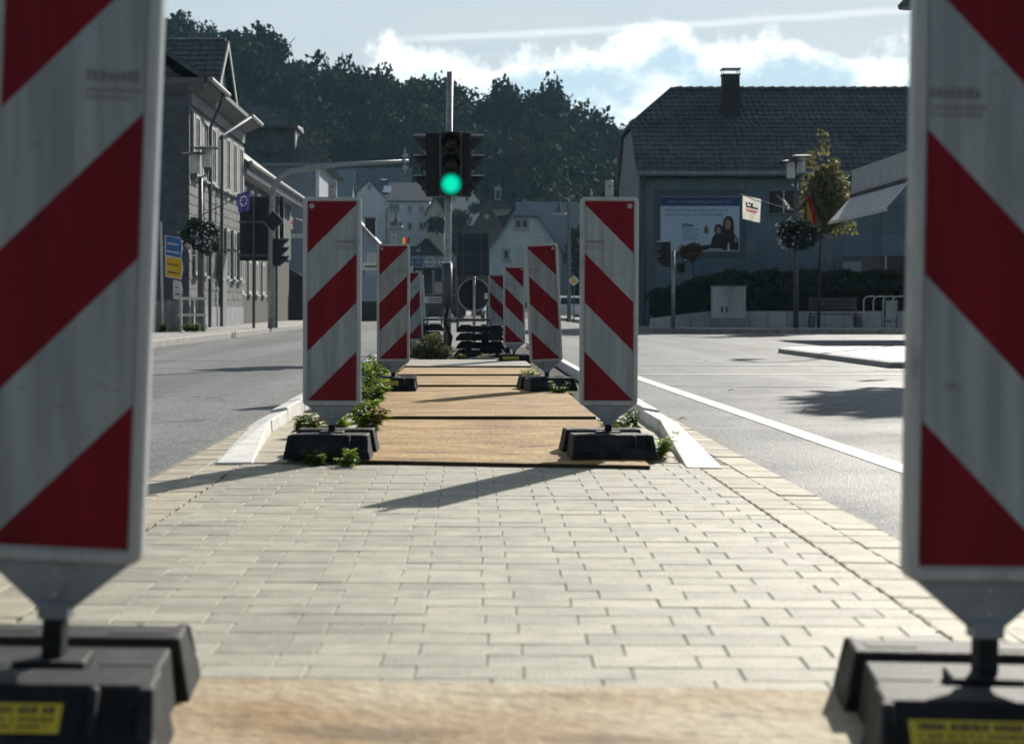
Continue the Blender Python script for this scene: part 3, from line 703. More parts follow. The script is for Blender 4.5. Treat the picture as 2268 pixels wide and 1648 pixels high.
cover_plate('ochre cover plate nearest beyond the paving, between the two sharp front beacons', [(-0.63, 8.83), (0.86, 8.50), (0.86, 12.16), (-0.64, 12.16)], 0.001, 0.001)
cover_plate('ochre cover plate second from the paving, crossed by a beacon shadow', [(-0.70, 12.05), (0.86, 12.02), (0.88, 16.85), (-0.76, 16.85)], 0.021, 0.010)
cover_plate('ochre cover plate third from the paving', [(-0.72, 16.75), (0.80, 16.75), (0.82, 19.5), (-0.72, 19.5)], 0.029, 0.012)
cover_plate('narrow ochre cover plate fourth from the paving', [(-0.72, 19.4), (0.80, 19.4), (0.80, 22.2), (-0.72, 22.2)], 0.031, 0.012)
cover_plate('greyish curved cover plate farthest from the paving, before the shrub', [(-0.72, 22.1), (0.80, 22.1), (0.80, 24.9), (-0.74, 24.9)], 0.033, 0.03, mat=grey_plate)

# ================================================================ SIGNAL POLE ON THE ISLAND
def signal_head(name, parent, c, ztop, facing, pitch=0.315, lit=None, wid=0.34, vis=0.21):
    """three-lamp head; facing is a unit (x, y); c is the (x, y) of the housing centre"""
    fx, fy = facing; sx, sy = -fy, fx
    hb_ = MB(); dpt = 0.11
    zb = ztop - 3 * pitch - 0.04
    def P(a, b_, z): return (c[0] + sx * a + fx * b_, c[1] + sy * a + fy * b_, z)
    hw = wid / 2
    prof = [(-hw, -dpt), (hw, -dpt), (hw, dpt * .7), (hw * .8, dpt), (-hw * .8, dpt), (-hw, dpt * .7)]
    hb_.hull2([P(a, b_, zb) for a, b_ in prof], [P(a, b_, ztop) for a, b_ in prof])
    hs = hb_.build(name, sig_black, parent, bevel=0.012)
    for k in range(3):
        zc = ztop - 0.02 - pitch * (k + .5); r_ = 0.135
        on = (lit == k)
        lm = MB(); nn = 20; rl = r_ * (1.32 if on else 1.0); rings = [(rl, 0.0), (rl * .85, .022), (rl * .5, .042), (0.002, .05)]  # lit lens drawn oversized, its outer ring standing in for the glow
        vs_ = []
        for rr, dd in rings:
            vs_ += [P(rr * math.cos(2 * math.pi * i / nn), dpt + .004 + dd, zc + rr * math.sin(2 * math.pi * i / nn)) for i in range(nn)]
        fs_ = [(q * nn + i, q * nn + (i + 1) % nn, (q + 1) * nn + (i + 1) % nn, (q + 1) * nn + i) for q in range(3) for i in range(nn)]
        lm.add(vs_, fs_); lm.build('lens', lit_lens_material(c[0], zc, rl) if on else lens_off, hs, smooth=True)
        vm = MB(); ra, rb = r_ * 1.16, r_ * 1.10; A = [R(a) for a in range(-30, 211, 12)]
        if on: ra, rb = rl * 1.08, rl * 1.03
        V1 = []
        for a in A:
            ln = vis * (0.35 + 0.65 * max(0, math.sin(a)) ** .6) if math.sin(a) > -.2 else vis * .3
            if on: ln *= 0.6
            ca, sa = math.cos(a), math.sin(a)
            V1 += [P(ra * ca, dpt, zc + ra * sa), P(ra * ca, dpt + ln, zc + ra * sa), P(rb * ca, dpt + ln, zc + rb * sa), P(rb * ca, dpt, zc + rb * sa)]
        F1 = []
        for i in range(len(A) - 1):
            for q in range(4): F1.append((i * 4 + q, i * 4 + (q + 1) % 4, (i + 1) * 4 + (q + 1) % 4, (i + 1) * 4 + q))
        vm.add(V1, F1); vo_ = vm.build('visor', visor_m, hs)
        if abs(fx) > .5 and wid > .2: MB().tube([P(0, dpt + .01, zc + ra + .004), P(0, dpt + vis * .98, zc + ra + .004)], .0085, 6).build('visor_sun_line', sun_line_m, vo_)  # added pale tube, a painted sunlit line along the visor top
    return hs
PXx, PYy = -0.28, 28.5
sp = thing('signal_pole', 'grey traffic light pole on the island with three heads, the front one lit green', 'traffic light', (PXx, PYy, 0))
MB().tube([(PXx, PYy, 0), (PXx + .01, PYy, 1.5), (PXx + .045, PYy, 4.42)], [0.062, 0.055, 0.05], 14).build('shaft', galv, sp, smooth=True)
MB().tube([(PXx, PYy, .74), (PXx, PYy, 1.44)], .082, 16).build('sleeve', galv_d, sp, smooth=True)
MB().tube([(PXx, PYy, 1.44), (PXx, PYy, 1.475)], [.084, .07], 16).build('collar', chrome, sp)
MB().tube([(PXx + .01, PYy - .02, 0.0), (PXx + .06, PYy - .04, .3), (PXx - .03, PYy - .05, .52), (PXx + .02, PYy - .03, .8)], .03, 8).build('cable', rubber, sp, smooth=True)
MB().tube([(-.86, PYy - .1, .57), (.40, PYy - .1, .565)], .02, 8).build('cross_bar', galv_d, sp)
for dx in (-.11, .11): MB().box(PXx + dx - .03, PXx + dx + .03, PYy - .14, PYy - .06, .55, .60).build('clamp', galv, sp, bevel=.008)
signal_head('front_head', sp, (-.215, PYy - .22), 3.46, (0, -1), lit=2)
signal_head('left_head', sp, (-.50, PYy - .02), 3.46, (-1, 0), wid=.30, vis=.20)
signal_head('right_head', sp, (-.01, PYy - .02), 3.46, (1, 0), wid=.30, vis=.20)
for z in (2.62, 3.35): MB().bar((-.55, PYy, z), (.05, PYy, z), .03, .03).build('bracket', galv_d, sp)

# round sign (seen from behind) and stacked bases, shrub, debris
rs = thing('round_sign', 'back of a low round traffic sign on a short post behind the stacked bases', 'sign', (PX(1050, 33.6), 33.6, 0))
rx = PX(1050, 33.6); rz = PZ(653, 33.6)
disc(MB(), (rx, 33.62, rz), .292, t=.012, n=40).build('plate', alu_back, rs)
ring = MB(); nn = 40
ring.tube([(rx + .295 * math.cos(2 * math.pi * k / nn), 33.61, rz + .295 * math.sin(2 * math.pi * k / nn)) for k in range(nn + 1)], .012, 6); ring.build('rim', galv, rs)
MB().tube([(rx, 33.58, 0), (rx, 33.58, rz + .33)], .03, 10).build('post', galv, rs, smooth=True)
MB().box(rx + .19, rx + .25, 33.612, 33.618, rz - .08, rz + .03).build('sticker', plastic_w, rs)
MB().box(rx - .05, rx + .05, 33.56, 33.60, rz + .28, rz + .31).build('clamp', galv_d, rs)
def lone_base(label, X, Y, z, yaw, grp):
    r_ = thing('beacon_base', label, 'beacon base', (0, 0, 0), grp)
    beacon_base(r_, False); r_.rotation_euler = (0, 0, yaw); r_.location = (X, Y, z); return r_
for i, wh in enumerate(('lowest', 'second from below', 'third from below', 'topmost')):
    lone_base('black rubber base, %s in the stack right of the signal pole' % wh, .245 + rng.uniform(-.07, .07), 27.5 + rng.uniform(-.05, .05), .012 + .124 * i, R(90 + rng.uniform(-11, 11)), 'stack of black bases right of the pole')
    lone_base('black rubber base, %s in the stack left of the signal pole' % wh, -.66 + rng.uniform(-.07, .07), 29.3 + rng.uniform(-.05, .05), .012 + .124 * i, R(90 + rng.uniform(-11, 11)), 'stack of black bases left of the pole')

def leaf_blade_cluster(mb, base, h, n, g, size=.06, spread=.5):
    """stems that arch outwards, carrying pointed leaves"""
    for s in range(n):
        a = g.uniform(0, 2 * math.pi); out = spread * h * g.uniform(.2, 1)
        hh = h * g.uniform(.4, 1.05); mb.cur = int(g.random() < .3) + int(g.random() < .06) * 2
        if mb.cur > 2: mb.cur = 2
        p0 = np.array(base) + np.array([g.normal() * .04 * h * 2, g.normal() * .04 * h * 2, 0]); pts = []
        for t in (0, .25, .5, .75, 1.0):
            pts.append(p0 + np.array([math.cos(a) * out * t ** 1.4, math.sin(a) * out * t ** 1.4, hh * (t - .18 * t * t)]))
        for t in np.linspace(.25, 1, int(5 + 6 * hh / .3)):
            i = min(3, int(t * 4)); f = t * 4 - i; p = pts[i] * (1 - f) + pts[i + 1] * f
            for q in range(2):
                la = a + g.uniform(-2.2, 2.2); ln = size * g.uniform(.7, 1.4) * (1.1 - .4 * t); up = g.uniform(-.35, .55)
                d = np.array([math.cos(la), math.sin(la), up]); d /= np.linalg.norm(d); s_ = np.cross(d, [0, 0, 1]); s_ /= np.linalg.norm(s_) + 1e-6
                for rot in (-.7, 0, .7):                      # lobed leaf: three pointed lobes
                    d2 = d * math.cos(rot) + s_ * math.sin(rot); s2 = np.cross(d2, [0, 0, 1]); L_ = ln * (1 if rot == 0 else .72); w_ = L_ * .2
                    mid = p + d2 * L_ * .55; tip = p + d2 * L_ + np.array([0, 0, -.18 * L_])
                    b = len(mb.v); mb.v += [tuple(p), tuple(mid + s2 * w_), tuple(tip), tuple(mid - s2 * w_)]; mb.f.append((b, b + 1, b + 2, b + 3)); mb.mi.append(mb.cur)
def weed(label, X, Y, h, n, mat, size=.06, group=None, z=0.0, spread=.6):
    root = thing('weed', label, 'weed', (X, Y, z), group)
    mb = MB(); leaf_blade_cluster(mb, (X, Y, z), h, n, nrg, size, spread); mb.build('leaves', [mat, leaf_n[1] if mat is leaf_n[0] else leaf_n[0], leaf_dry], root)
    st = MB()
    for k in range(4):
        a = nrg.uniform(0, 6.28); st.tube([(X, Y, z), (X + math.cos(a) * .06 * h, Y + math.sin(a) * .06 * h, z + h * .5)], [.005, .003], 5)
    st.build('stem', leaf_n[1], root)
    return root
WG = 'weeds in the strip left of the plates'
k = 0
for (x, y_, h, n, m) in [(-.92, 10.6, .19, 13, 0), (-.72, 10.5, .18, 12, 0), (-.58, 11.0, .22, 13, 0), (-.84, 11.6, .24, 15, 0), (-.66, 12.0, .24, 14, 0), (-.80, 12.7, .29, 17, 0), (-.70, 13.4, .30, 16, 0), (-.88, 13.8, .33, 18, 0), (-.76, 14.5, .36, 19, 0), (-.95, 15.0, .36, 17, 0),
                         (-.82, 15.6, .38, 18, 0), (-.95, 16.6, .40, 18, 1), (-.84, 17.3, .42, 18, 0), (-.98, 18.4, .38, 16, 1), (-.90, 19.6, .38, 15, 1)]:
    weed('leafy green weed in the clump running along the left side of the plates', x, y_, h * .84, n - 2, leaf_n[m], .075, WG)
weed('small leafy weed sprouting in front of the left sharp beacon base', -.555, 8.66, .11, 9, leaf_n[0], .045)
weed('dark weed in shade beside the left sharp beacon base', -.72, 8.72, .08, 9, leaf_n[1], .05)
weed('leafy weed right of the right sharp beacon base', .96, 9.05, .13, 9, leaf_n[0], .05)
weed('leafy weed directly behind the right sharp beacon base', .85, 10.4, .18, 12, leaf_n[0], .055)
weed('weed behind the right sharp beacon near the white kerb', 1.02, 11.2, .14, 9, leaf_n[1], .05)
weed('weed in front of the leaning second right beacon base', .80, 15.6, .15, 9, leaf_n[1], .05)
weed('weed at the right edge of the second plate', 1.0, 14.4, .14, 9, leaf_n[0], .05)
weed('weed growing behind the leaning beacon base beside the plates', .66, 18.2, .20, 9, leaf_n[0], .06)
weed('low green weed before the right-hand stack of bases', .28, 26.0, .14, 9, leaf_n[0], .06)
weed('grey-green low weed between shrub and stacked bases', -.05, 25.8, .12, 10, leaf_n[1], .06)
mo = MB()
for (xa, ya_, xb, yb_, nn2) in ((1.105, 2.6, 1.098, 8.6, 420), (-1.075, 4.2, -1.075, 8.8, 160), (1.02, 8.7, 1.14, 11.0, 120)):
    for i in range(nn2):
        t_ = rng.random(); x = xa + (xb - xa) * t_ + rng.gauss(0, .003); y = ya_ + (yb_ - ya_) * t_; s_ = rng.uniform(.003, .008); a = rng.uniform(0, 6.28); z = rng.uniform(.0012, .004)
        mo.add([(x + s_ * math.cos(a), y + s_ * math.sin(a) * 2.2, z), (x - s_ * math.sin(a), y + s_ * math.cos(a) * 2.2, z * .6), (x - s_ * math.cos(a), y - s_ * math.sin(a) * 2.2, z)], [(0, 1, 2)])
mo = mo.build('joint_moss', M('moss', (0.10, 0.095, 0.03), .95, .3, 20), kind='stuff')
tag(mo, 'olive moss growing in the joints along the paving edges', 'moss')
gt = thing('grass_tuft', 'spiky grass tuft on the white kerb right of the front plate', 'grass tuft', (1.17, 10.2, .03))
gm = MB()
for i in range(26):
    a = rng.uniform(0, 6.28); ln = rng.uniform(.05, .11); b0 = Vector((1.17 + rng.uniform(-.01, .01), 10.2 + rng.uniform(-.01, .01), .03)); d = Vector((math.cos(a) * .8, math.sin(a) * .8, 1)).normalized(); s_ = d.cross(Vector((0, 0, 1))).normalized() * .003
    gm.add([b0 - s_, b0 + s_, b0 + d * ln + Vector((0, 0, -.01))], [(0, 1, 2)])
gm.build('blades', leaf_n[0], gt)
# juniper-like shrub
js = thing('shrub', 'olive green juniper shrub at the foot of the signal pole', 'shrub', (-.45, 25.6, .01))
P_, d_ = lobed_points((-.47, 25.7, .20), (.36, .35, .26), 2600, nrg, 14, .36, .3)
P_[:, 2] = np.maximum(P_[:, 2], .015)
MB().np_quads(leaf_quads(P_, .022, nrg, d_ + np.array([0, 0, .6]), 3.2)).build('foliage', leaf_j, js)
sm = MB()
for i in range(9):
    a = rng.uniform(0, 6.28); e = Vector((-.47 + .25 * math.cos(a), 25.7 + .25 * math.sin(a), rng.uniform(.28, .44))); sm.tube([(-.45, 25.7, .0), (-.45 + (e.x + .45) * .5, 25.7 + (e.y - 25.7) * .5, .12), e], [.014, .01, .004], 6)
sm.build('branch', bark, js)
P_, d_ = lobed_points((-.38, 25.5, .5), (.2, .2, .14), 260, nrg, 7, .3, .1)
tag(MB().box(PX(1041, 25.4), PX(1095, 25.4), 25.25, 25.3, .04, .065).build('pipe_end', galv_d, bevel=.008), 'dark pipe lying across the far plate end before the bases', 'pipe')
tag(MB().tube([(.10, 25.3, .045), (.42, 25.5, .10)], .012, 8).build('rod', galv), 'pale rod leaning up against the third right beacon base', 'rod')
for label, x, y_ in (('fallen leaf on the road beside the corner refuge', 1565, 803), ('fallen leaf on the asphalt nearest the white edge line', 1620, 869), ('fallen leaf lying in the tree shadow on the road', 1783, 915),
                     ('small fallen leaf between island kerb and white edge line', 1512, 934), ('dry leaf on the left lane', 752, 812)):
    Y = GY(y_, -.02); X = PX(x, Y); m = MB(); s_ = .045
    m.add([(X - s_, Y, -.015), (X - .2 * s_, Y - .6 * s_, 0.002), (X + s_, Y + .2 * s_, -.008), (X, Y + .5 * s_, .012)], [(0, 1, 3), (1, 2, 3)]); tag(m.build('fallen_leaf', bark), label, 'leaf', 'fallen leaves on the road')

# ================================================================ BUILDING HELPERS
def window(parent, face, a0, a1, z0, z1, pos, frame=0.06, sill=True, mull=1, cross=False, fm=None, depth=.05, gm_=None):
    """face 'y-': plane y=pos facing -y, a = x range. face 'x+': plane x=pos facing +x, a = y range"""
    fm = fm or frame_w; gm_ = gm_ or glass_m
    def bx(mb, u0, u1, w0, w1, d0, d1):
        if face == 'y-': mb.box(u0, u1, pos - d1, pos - d0, w0, w1)
        else: mb.box(pos + d0, pos + d1, u0, u1, w0, w1)
    f = MB()
    bx(f, a0, a0 + frame, z0, z1, .002, depth); bx(f, a1 - frame, a1, z0, z1, .002, depth)
    bx(f, a0 + frame, a1 - frame, z0, z0 + frame, .002, depth); bx(f, a0 + frame, a1 - frame, z1 - frame, z1, .002, depth)
    for k in range(mull):
        u = a0 + (a1 - a0) * (k + 1) / (mull + 1); bx(f, u - frame * .45, u + frame * .45, z0 + frame, z1 - frame, .002, depth * .9)
    if cross: zc = z0 + (z1 - z0) * .68; bx(f, a0 + frame, a1 - frame, zc - frame * .4, zc + frame * .4, .002, depth * .85)
    fo = f.build('window', fm, parent)
    p = MB(); bx(p, a0 + frame * .5, a1 - frame * .5, z0 + frame * .5, z1 - frame * .5, .001, .014); p.build('pane', gm_, fo)
    if sill: s_ = MB(); bx(s_, a0 - .05, a1 + .05, z0 - .07, z0 - .004, .001, depth + .08); s_.build('sill', fm, fo)
    return fo
def course_strip(parent, name, mat, p, u, n, count, wd, rows, step, updir, lift=.018, wave=False, rowlen=None, seed=1):
    """overlapping courses of slates/tiles: p start point, u along the course, updir up the slope, n outward normal"""
    u, n, updir = Vector(u).normalized(), Vector(n).normalized(), Vector(updir).normalized(); rr = random.Random(seed); out = []
    for r_ in range(rows):
        mb = MB(); base = Vector(p) + updir * step * r_
        a0, a1 = rowlen(r_) if rowlen else (0, count * wd)
        x = a0 - (wd / 2 if (r_ % 2 and not wave) else 0)
        while x < a1 - .01:
            b0, b1 = max(x, a0), min(x + wd, a1)
            if b1 - b0 > wd * .12:
                g = .004; j = rr.uniform(-.3, .3) * lift
                lo = base + updir * rr.uniform(-.01, .01); hi = base + updir * (step * 1.05)
                A, B = lo + u * (b0 + g), lo + u * (b1 - g); C_, D = hi + u * (b1 - g), hi + u * (b0 + g)
                if wave:
                    m1 = lo + u * (b0 + (b1 - b0) * .35) + n * (lift * 2.0); m2 = hi + u * (b0 + (b1 - b0) * .35) + n * (lift * 1.0)
                    A1, B1 = A + n * (lift + j), B + n * (lift + j); C1, D1 = C_ + n * .002, D + n * .002
                    mb.add([A, A1, m1, B1, B, C1, m2, D1], [(1, 2, 6, 7), (2, 3, 5, 6), (0, 4, 3, 2, 1)])
                else:
                    A1, B1 = A + n * (lift + j), B + n * (lift + j); C1, D1 = C_ + n * .003, D + n * .003
                    mb.add([A, B, B1, A1, C1, D1], [(3, 2, 4, 5), (0, 1, 2, 3), (0, 3, 5), (1, 4, 2)])
            x += wd
        if mb.v: out.append(mb.build(name, mat, parent))
    return out
def gable_house(name, label, X0, X1, Y0, Y1, z0, ze, zr, axis, wm, rm, over=.3, wins=(), roof_name='roof', halfhip=0.0, group=None, chim=None, cat='house', thick=.16):
    """plain pitched-roof house. axis 'x': ridge runs along x (eave faces camera); axis 'y': gable faces camera"""
    h = thing(name, label, cat, ((X0 + X1) / 2, Y0, z0), group)
    wl = MB()
    if axis == 'y':
        xm = (X0 + X1) / 2
        prof = [(X0, z0), (X1, z0), (X1, ze), (xm, zr), (X0, ze)]
        if halfhip:
            zh = zr - halfhip; dx = (X1 - X0) / 2 * halfhip / (zr - ze)
            prof = [(X0, z0), (X1, z0), (X1, ze), (xm + dx, zh), (xm - dx, zh), (X0, ze)]
        wl.prism([(x, Y0, z) for x, z in prof], (0, Y1 - Y0, 0)); wl.build('wall', wm, h)
        sl = Vector((xm - X0, 0, zr - ze)).normalized(); o = over
        for s in (-1, 1):
            e = Vector((xm + s * ((X1 - X0) / 2 + o * sl.x), 0, ze - o * sl.z)); nrm = Vector((s * sl.z, 0, sl.x)) * thick
            yf = Y0 - o; 
            if halfhip:
                zh = zr - halfhip; dx = (X1 - X0) / 2 * halfhip / (zr - ze)
                k = Vector((xm + s * dx, 0, zh)); q = [Vector((e.x, yf, e.z)), Vector((k.x, yf, k.z)), Vector((xm, Y0 + halfhip * .8, zr)), Vector((xm, Y1 + o, zr)), Vector((e.x, Y1 + o, e.z))]
            else: q = [Vector((e.x, yf, e.z)), Vector((xm, yf, zr)), Vector((xm, Y1 + o, zr)), Vector((e.x, Y1 + o, e.z))]
            q = [p + nrm * .12 for p in q]
            MB().prism(q if s < 0 else q[::-1], nrm).build(roof_name, rm, h)
        if halfhip:
            zh = zr - halfhip; dx = (X1 - X0) / 2 * halfhip / (zr - ze); 
            MB().prism([(xm - dx * 1.1, Y0 - o, zh + .02), (xm + dx * 1.1, Y0 - o, zh + .02), (xm, Y0 + halfhip * .8, zr + .05)], (0, -.05, thick)).build('half_hip', rm, h)
    else:
        ym = (Y0 + Y1) / 2
        wl.prism([(X0, Y0, z0), (X0, Y0, ze), (X0, ym, zr), (X0, Y1, ze), (X0, Y1, z0)], (X1 - X0, 0, 0)); wl.build('wall', wm, h)
        sl = Vector((0, ym - Y0, zr - ze)).normalized(); o = over
        for s in (-1, 1):
            ey = ym + s * ((Y1 - Y0) / 2 + o * sl.y); ez = ze - o * sl.z; nrm = Vector((0, s * sl.z, sl.y)) * thick
            q = [Vector((X0 - o, ey, ez)), Vector((X1 + o, ey, ez)), Vector((X1 + o, ym, zr)), Vector((X0 - o, ym, zr))]
            q = [p + nrm * .12 for p in q]
            MB().prism(q if s > 0 else q[::-1], nrm).build(roof_name, rm, h)
    for (face, a0, a1, b0, b1, kw) in wins:
        window(h, face, a0, a1, b0, b1, Y0 if face == 'y-' else X1, **kw)
    if chim:
        cx, cy, cw, ct, cb = chim; c_ = MB().box(cx - cw / 2, cx + cw / 2, cy - cw / 2, cy + cw / 2, cb, ct).build('chimney', wall_dark, h); MB().box(cx - cw * .6, cx + cw * .6, cy - cw * .6, cy + cw * .6, ct + .001, ct + .08).build('chimney_cap', zinc, c_)
    return h

# ================================================================ RIGHT: GREY PANELLED HOUSE
HX, HY = 6.1, 64.0
rh = thing('panelled_house', 'dark grey panelled house with long tiled roof, chimney and a wall banner', 'house', (12, HY, 0.12))
ze_, zr_, yr_ = 5.42, 8.82, 68.2
wl = MB().prism([(HX, HY + .03, .1), (HX, HY + .03, ze_ - .05), (HX, yr_ - 1.9, 7.25), (HX, yr_ + 1.9, 7.25), (HX, 72.4, ze_ - .05), (HX, 72.4, .1)], (18, 0, 0)); wl.build('wall', panel_m, rh)
MB().prism([(HX - .012, HY + .02, .13), (HX - .012, HY + .02, ze_ - .1), (HX - .012, yr_ - 1.9, 7.2), (HX - .012, yr_ + 1.9, 7.2), (HX - .012, 72.3, ze_ - .1), (HX - .012, 72.3, .13)], (.01, 0, 0)).build('gable_cladding', M('gable_grey', (0.17, 0.19, 0.205), .7, .1, 1), rh)
# facade panels
holes = [(6.55, 9.85, 2.35, 4.85), (10.55, 11.7, 3.85, 4.85), (12.95, 16.2, 1.2, 2.45)]
xs = [6.1, 6.62, 8.2, 9.78, 11.36, 12.94, 14.52, 16.1, 17.7, 19.3]; zs = [.13, 1.2, 2.3, 3.35, 4.35, 5.3]
for i in range(len(xs) - 1):
    for j in range(len(zs) - 1):
        x0, x1, z0, z1 = xs[i] + .006, xs[i + 1] - .006, zs[j] + .006, zs[j + 1] - .006
        MB().box(x0, x1, HY - .012, HY + .025, z0, z1).build('panel', panel_m, rh)
# long window with mullion, basement windows
def dark_window(x0, x1, z0, z1, mulls, nm='window'):
    f = MB().box(x0, x1, HY - .03, HY - .014, z0, z1).build(nm, glass_m, rh)
    e = MB(); t = .05
    e.box(x0 - t, x0, HY - .06, HY - .013, z0 - t, z1 + t); e.box(x1, x1 + t, HY - .06, HY - .013, z0 - t, z1 + t); e.box(x0, x1, HY - .06, HY - .013, z1, z1 + t); e.box(x0, x1, HY - .08, HY - .013, z0 - t, z0); e.build('frame', panel_m, f)
    for m_ in mulls: MB().box(m_ - .03, m_ + .03, HY - .05, HY - .031, z0, z1).build('mullion', frame_w, f)
dark_window(10.62, 11.75, 4.05, 4.83, (11.13,))
dark_window(12.98, 16.4, 1.75, 2.55, (14.7,))
MB().box(13.2, 13.85, HY - .045, HY - .031, 1.75, 2.36).build('shutter', wall_bg, rh)
# roof: tile courses on the visible slope, half-hip at the left end
sl = Vector((0, yr_ - (HY - .35), zr_ - ze_)); slen = sl.length; up_ = sl.normalized(); nn_ = Vector((0, -up_.z, up_.y))
p0 = Vector((HX - .12, HY - .35, ze_)); hh_ = 7.30
MB().prism([p0, p0 + Vector((18.2, 0, 0)), p0 + Vector((18.2, 0, 0)) + sl, (7.72, yr_, zr_), (HX - .12, HY - .35 + sl.y * (hh_ - ze_) / sl.z, hh_)], nn_ * -.1).build('roof_deck', tile_m, rh)
rows = 19; step = slen / rows
def rl(r_):
    z = ze_ + sl.z * r_ / rows
    a = 0 if z < hh_ else (z - hh_) / (zr_ - hh_) * (7.72 - HX + .12)
    return (a, 14.5)
course_strip(rh, 'tile_course', tile_m, p0 + nn_ * .012, (1, 0, 0), nn_, 60, .23, rows, step, up_, lift=.03, wave=True, rowlen=rl, seed=3)
MB().prism([(HX - .12, HY - .35 + sl.y * (hh_ - ze_) / sl.z, hh_ + .03), (7.72, yr_, zr_ + .06), (HX - .12, 2 * yr_ - (HY - .35 + sl.y * (hh_ - ze_) / sl.z), hh_ + .03)], (-.04, 0, .1)).build('half_hip', tile_m, rh)
MB().prism([(7.72, yr_, zr_), (24.2, yr_, zr_), (24.2, 72.7, ze_), (HX - .12, 72.7, ze_), (HX - .12, yr_ + 1.9, hh_)], (0, .05, .08)).build('roof_back', tile_m, rh)
x = 7.7
while x < 21:
    MB().tube([(x, yr_, zr_ + .04), (x + .40, yr_, zr_ + .075)], [.105, .12], 8).build('ridge_tile', tile_m, rh); x += .38
MB().tube([(HX - .15, HY - .45, ze_ - .02), (21, HY - .45, ze_ - .02)], .075, 8).build('gutter', zinc, rh)
MB().box(HX, 21, HY - .3, HY - .02, ze_ - .16, ze_ - .06).build('soffit', wall_dark, rh)
MB().tube([(HX + .12, HY - .45, ze_ - .05), (HX + .12, HY - .10, ze_ - .45), (HX + .12, HY - .08, .13)], .05, 8).build('downpipe', galv_d, rh)
ch = MB().hull2([(9.38, 66.6, 7.6), (10.02, 66.6, 7.6), (10.02, 67.2, 7.6), (9.38, 67.2, 7.6)], [(9.40, 66.6, 9.22), (9.99, 66.6, 9.22), (9.99, 67.2, 9.22), (9.40, 67.2, 9.22)]).build('chimney', wall_dark, rh)
MB().box(9.36, 10.03, 66.56, 67.24, 9.221, 9.26).build('chimney_crown', zinc, ch)
for x in (9.40, 9.98):
    for y_ in (66.6, 67.18): MB().box(x - .012, x + .012, y_ - .012, y_ + .012, 9.26, 9.44).build('cap_leg', galv_d, ch)
MB().box(9.35, 10.04, 66.55, 67.25, 9.44, 9.465).build('cap_plate', galv_d, ch)
# wall banner
bx0, bx1, bz0, bz1 = PX(1463, 63.9), PX(1638, 63.9), PZ(557, 63.9), PZ(436, 63.9)
bn = thing('banner', 'pale blue advertising banner with navy header and two people, mounted on the grey house', 'banner', ((bx0 + bx1) / 2, HY - .1, bz0))
yb = HY - .075
MB().box(bx0 - .22, bx1 + .22, HY - .05, HY - .0135, bz0 - .2, bz1 + .25).build('backing', M('banner_recess', (0.085, 0.115, 0.145), .6, .1), bn)
MB().box(bx0, bx1, yb, HY - .05, bz0, bz1).build('sheet', ban_w, bn)
hd = (bz1 - bz0) * .17
MB().box(bx0, bx1, yb - .006, yb - .001, bz1 - hd, bz1 - .03).build('header', navy, bn)
MB().box(bx0, bx1, yb - .03, yb - .0005, bz1 - .028, bz1 + .02).build('top_rail', zinc, bn)
text_mesh('header_text', 'Wenn aus Ausbildung Zukunft wird', .16, (bx0 + .26, yb - .008, bz1 - hd + .10), M('print_pale', (.30, .40, .55), .6, .05), bn, width=2.22)
text_mesh('body_text', 'Werde Kaufmann/Kauffrau (m/w/d) für', .135, (bx0 + .17, yb - .003, bz1 - hd - .19), navy, bn, width=2.2)
text_mesh('body_text', 'Versicherungen und Finanzanlagen', .135, (bx0 + .17, yb - .003, bz1 - hd - .34), navy, bn, width=2.05)
text_mesh('name_text', 'Jühe', .17, (bx0 + .77, yb - .003, bz0 + .86), navy, bn, width=.40, bold=.006)
q = MB()
for k in range(5):
    x = bx0 + .78; zz = bz0 + .74 - k * .085
    while x < bx0 + 1.26 - .05 * (k % 2):
        wx = rng.uniform(.04, .1); q.box(x, x + wx, yb - .003, yb - .001, zz, zz + .035); x += wx + .02
q.build('small_print', M('print_blue', (.10, .20, .36), .6, .05), bn)
def blob(pts, mat, nm, d): 
    MB().prism([(bx0 + (bx1 - bx0) * u, yb - .002 - d, bz0 + (bz1 - bz0) * v) for u, v in pts], (0, .0012, 0)).build(nm, mat, bn)
def ell(cu, cv, ru, rv, n=20, a0=0, a1=360): return [(cu + ru * math.cos(R(a0 + (a1 - a0) * k / n)), cv + rv * math.sin(R(a0 + (a1 - a0) * k / n))) for k in range(n)]
blob([(.62, .02), (.64, .16), (.66, .26), (.70, .33), (.76, .36), (.82, .30), (.83, .02)], dark_p, 'printed_torso', .001)
blob(ell(.735, .40, .055, .10), dark_p, 'printed_hair', .002)
blob(ell(.735, .385, .03, .06), skin_p, 'printed_face', .003)
blob([(.79, .02), (.80, .25), (.84, .33), (.93, .33), (.985, .24), (.995, .02)], dark_p, 'printed_torso', .002)
blob([(.79, .28), (.785, .45), (.80, .58), (.835, .645), (.875, .645), (.915, .60), (.93, .48), (.93, .28), (.90, .30), (.82, .30)], dark_p, 'printed_hair', .003)
blob(ell(.853, .49, .04, .095), skin_p, 'printed_face', .004)
blob(ell(.955, .22, .022, .06), skin_p, 'printed_hand', .004)
blob([(.845, .02), (.85, .12), (.862, .16), (.872, .12), (.875, .02)], sign_wht, 'printed_shirt', .004)
blob([(.545, .33), (.555, .42), (.58, .50), (.605, .42), (.61, .32)], M('print_olive', (.16, .17, .12), .6, .1), 'printed_lamp', .001)
blob([(.50, .10), (.62, .12), (.72, .07), (.72, .02), (.40, .02), (.40, .05)], dark_p, 'printed_table', .0005)
blob([(.60, .05), (.78, .055), (.78, .035), (.60, .03)], sign_wht, 'printed_paper', .002)

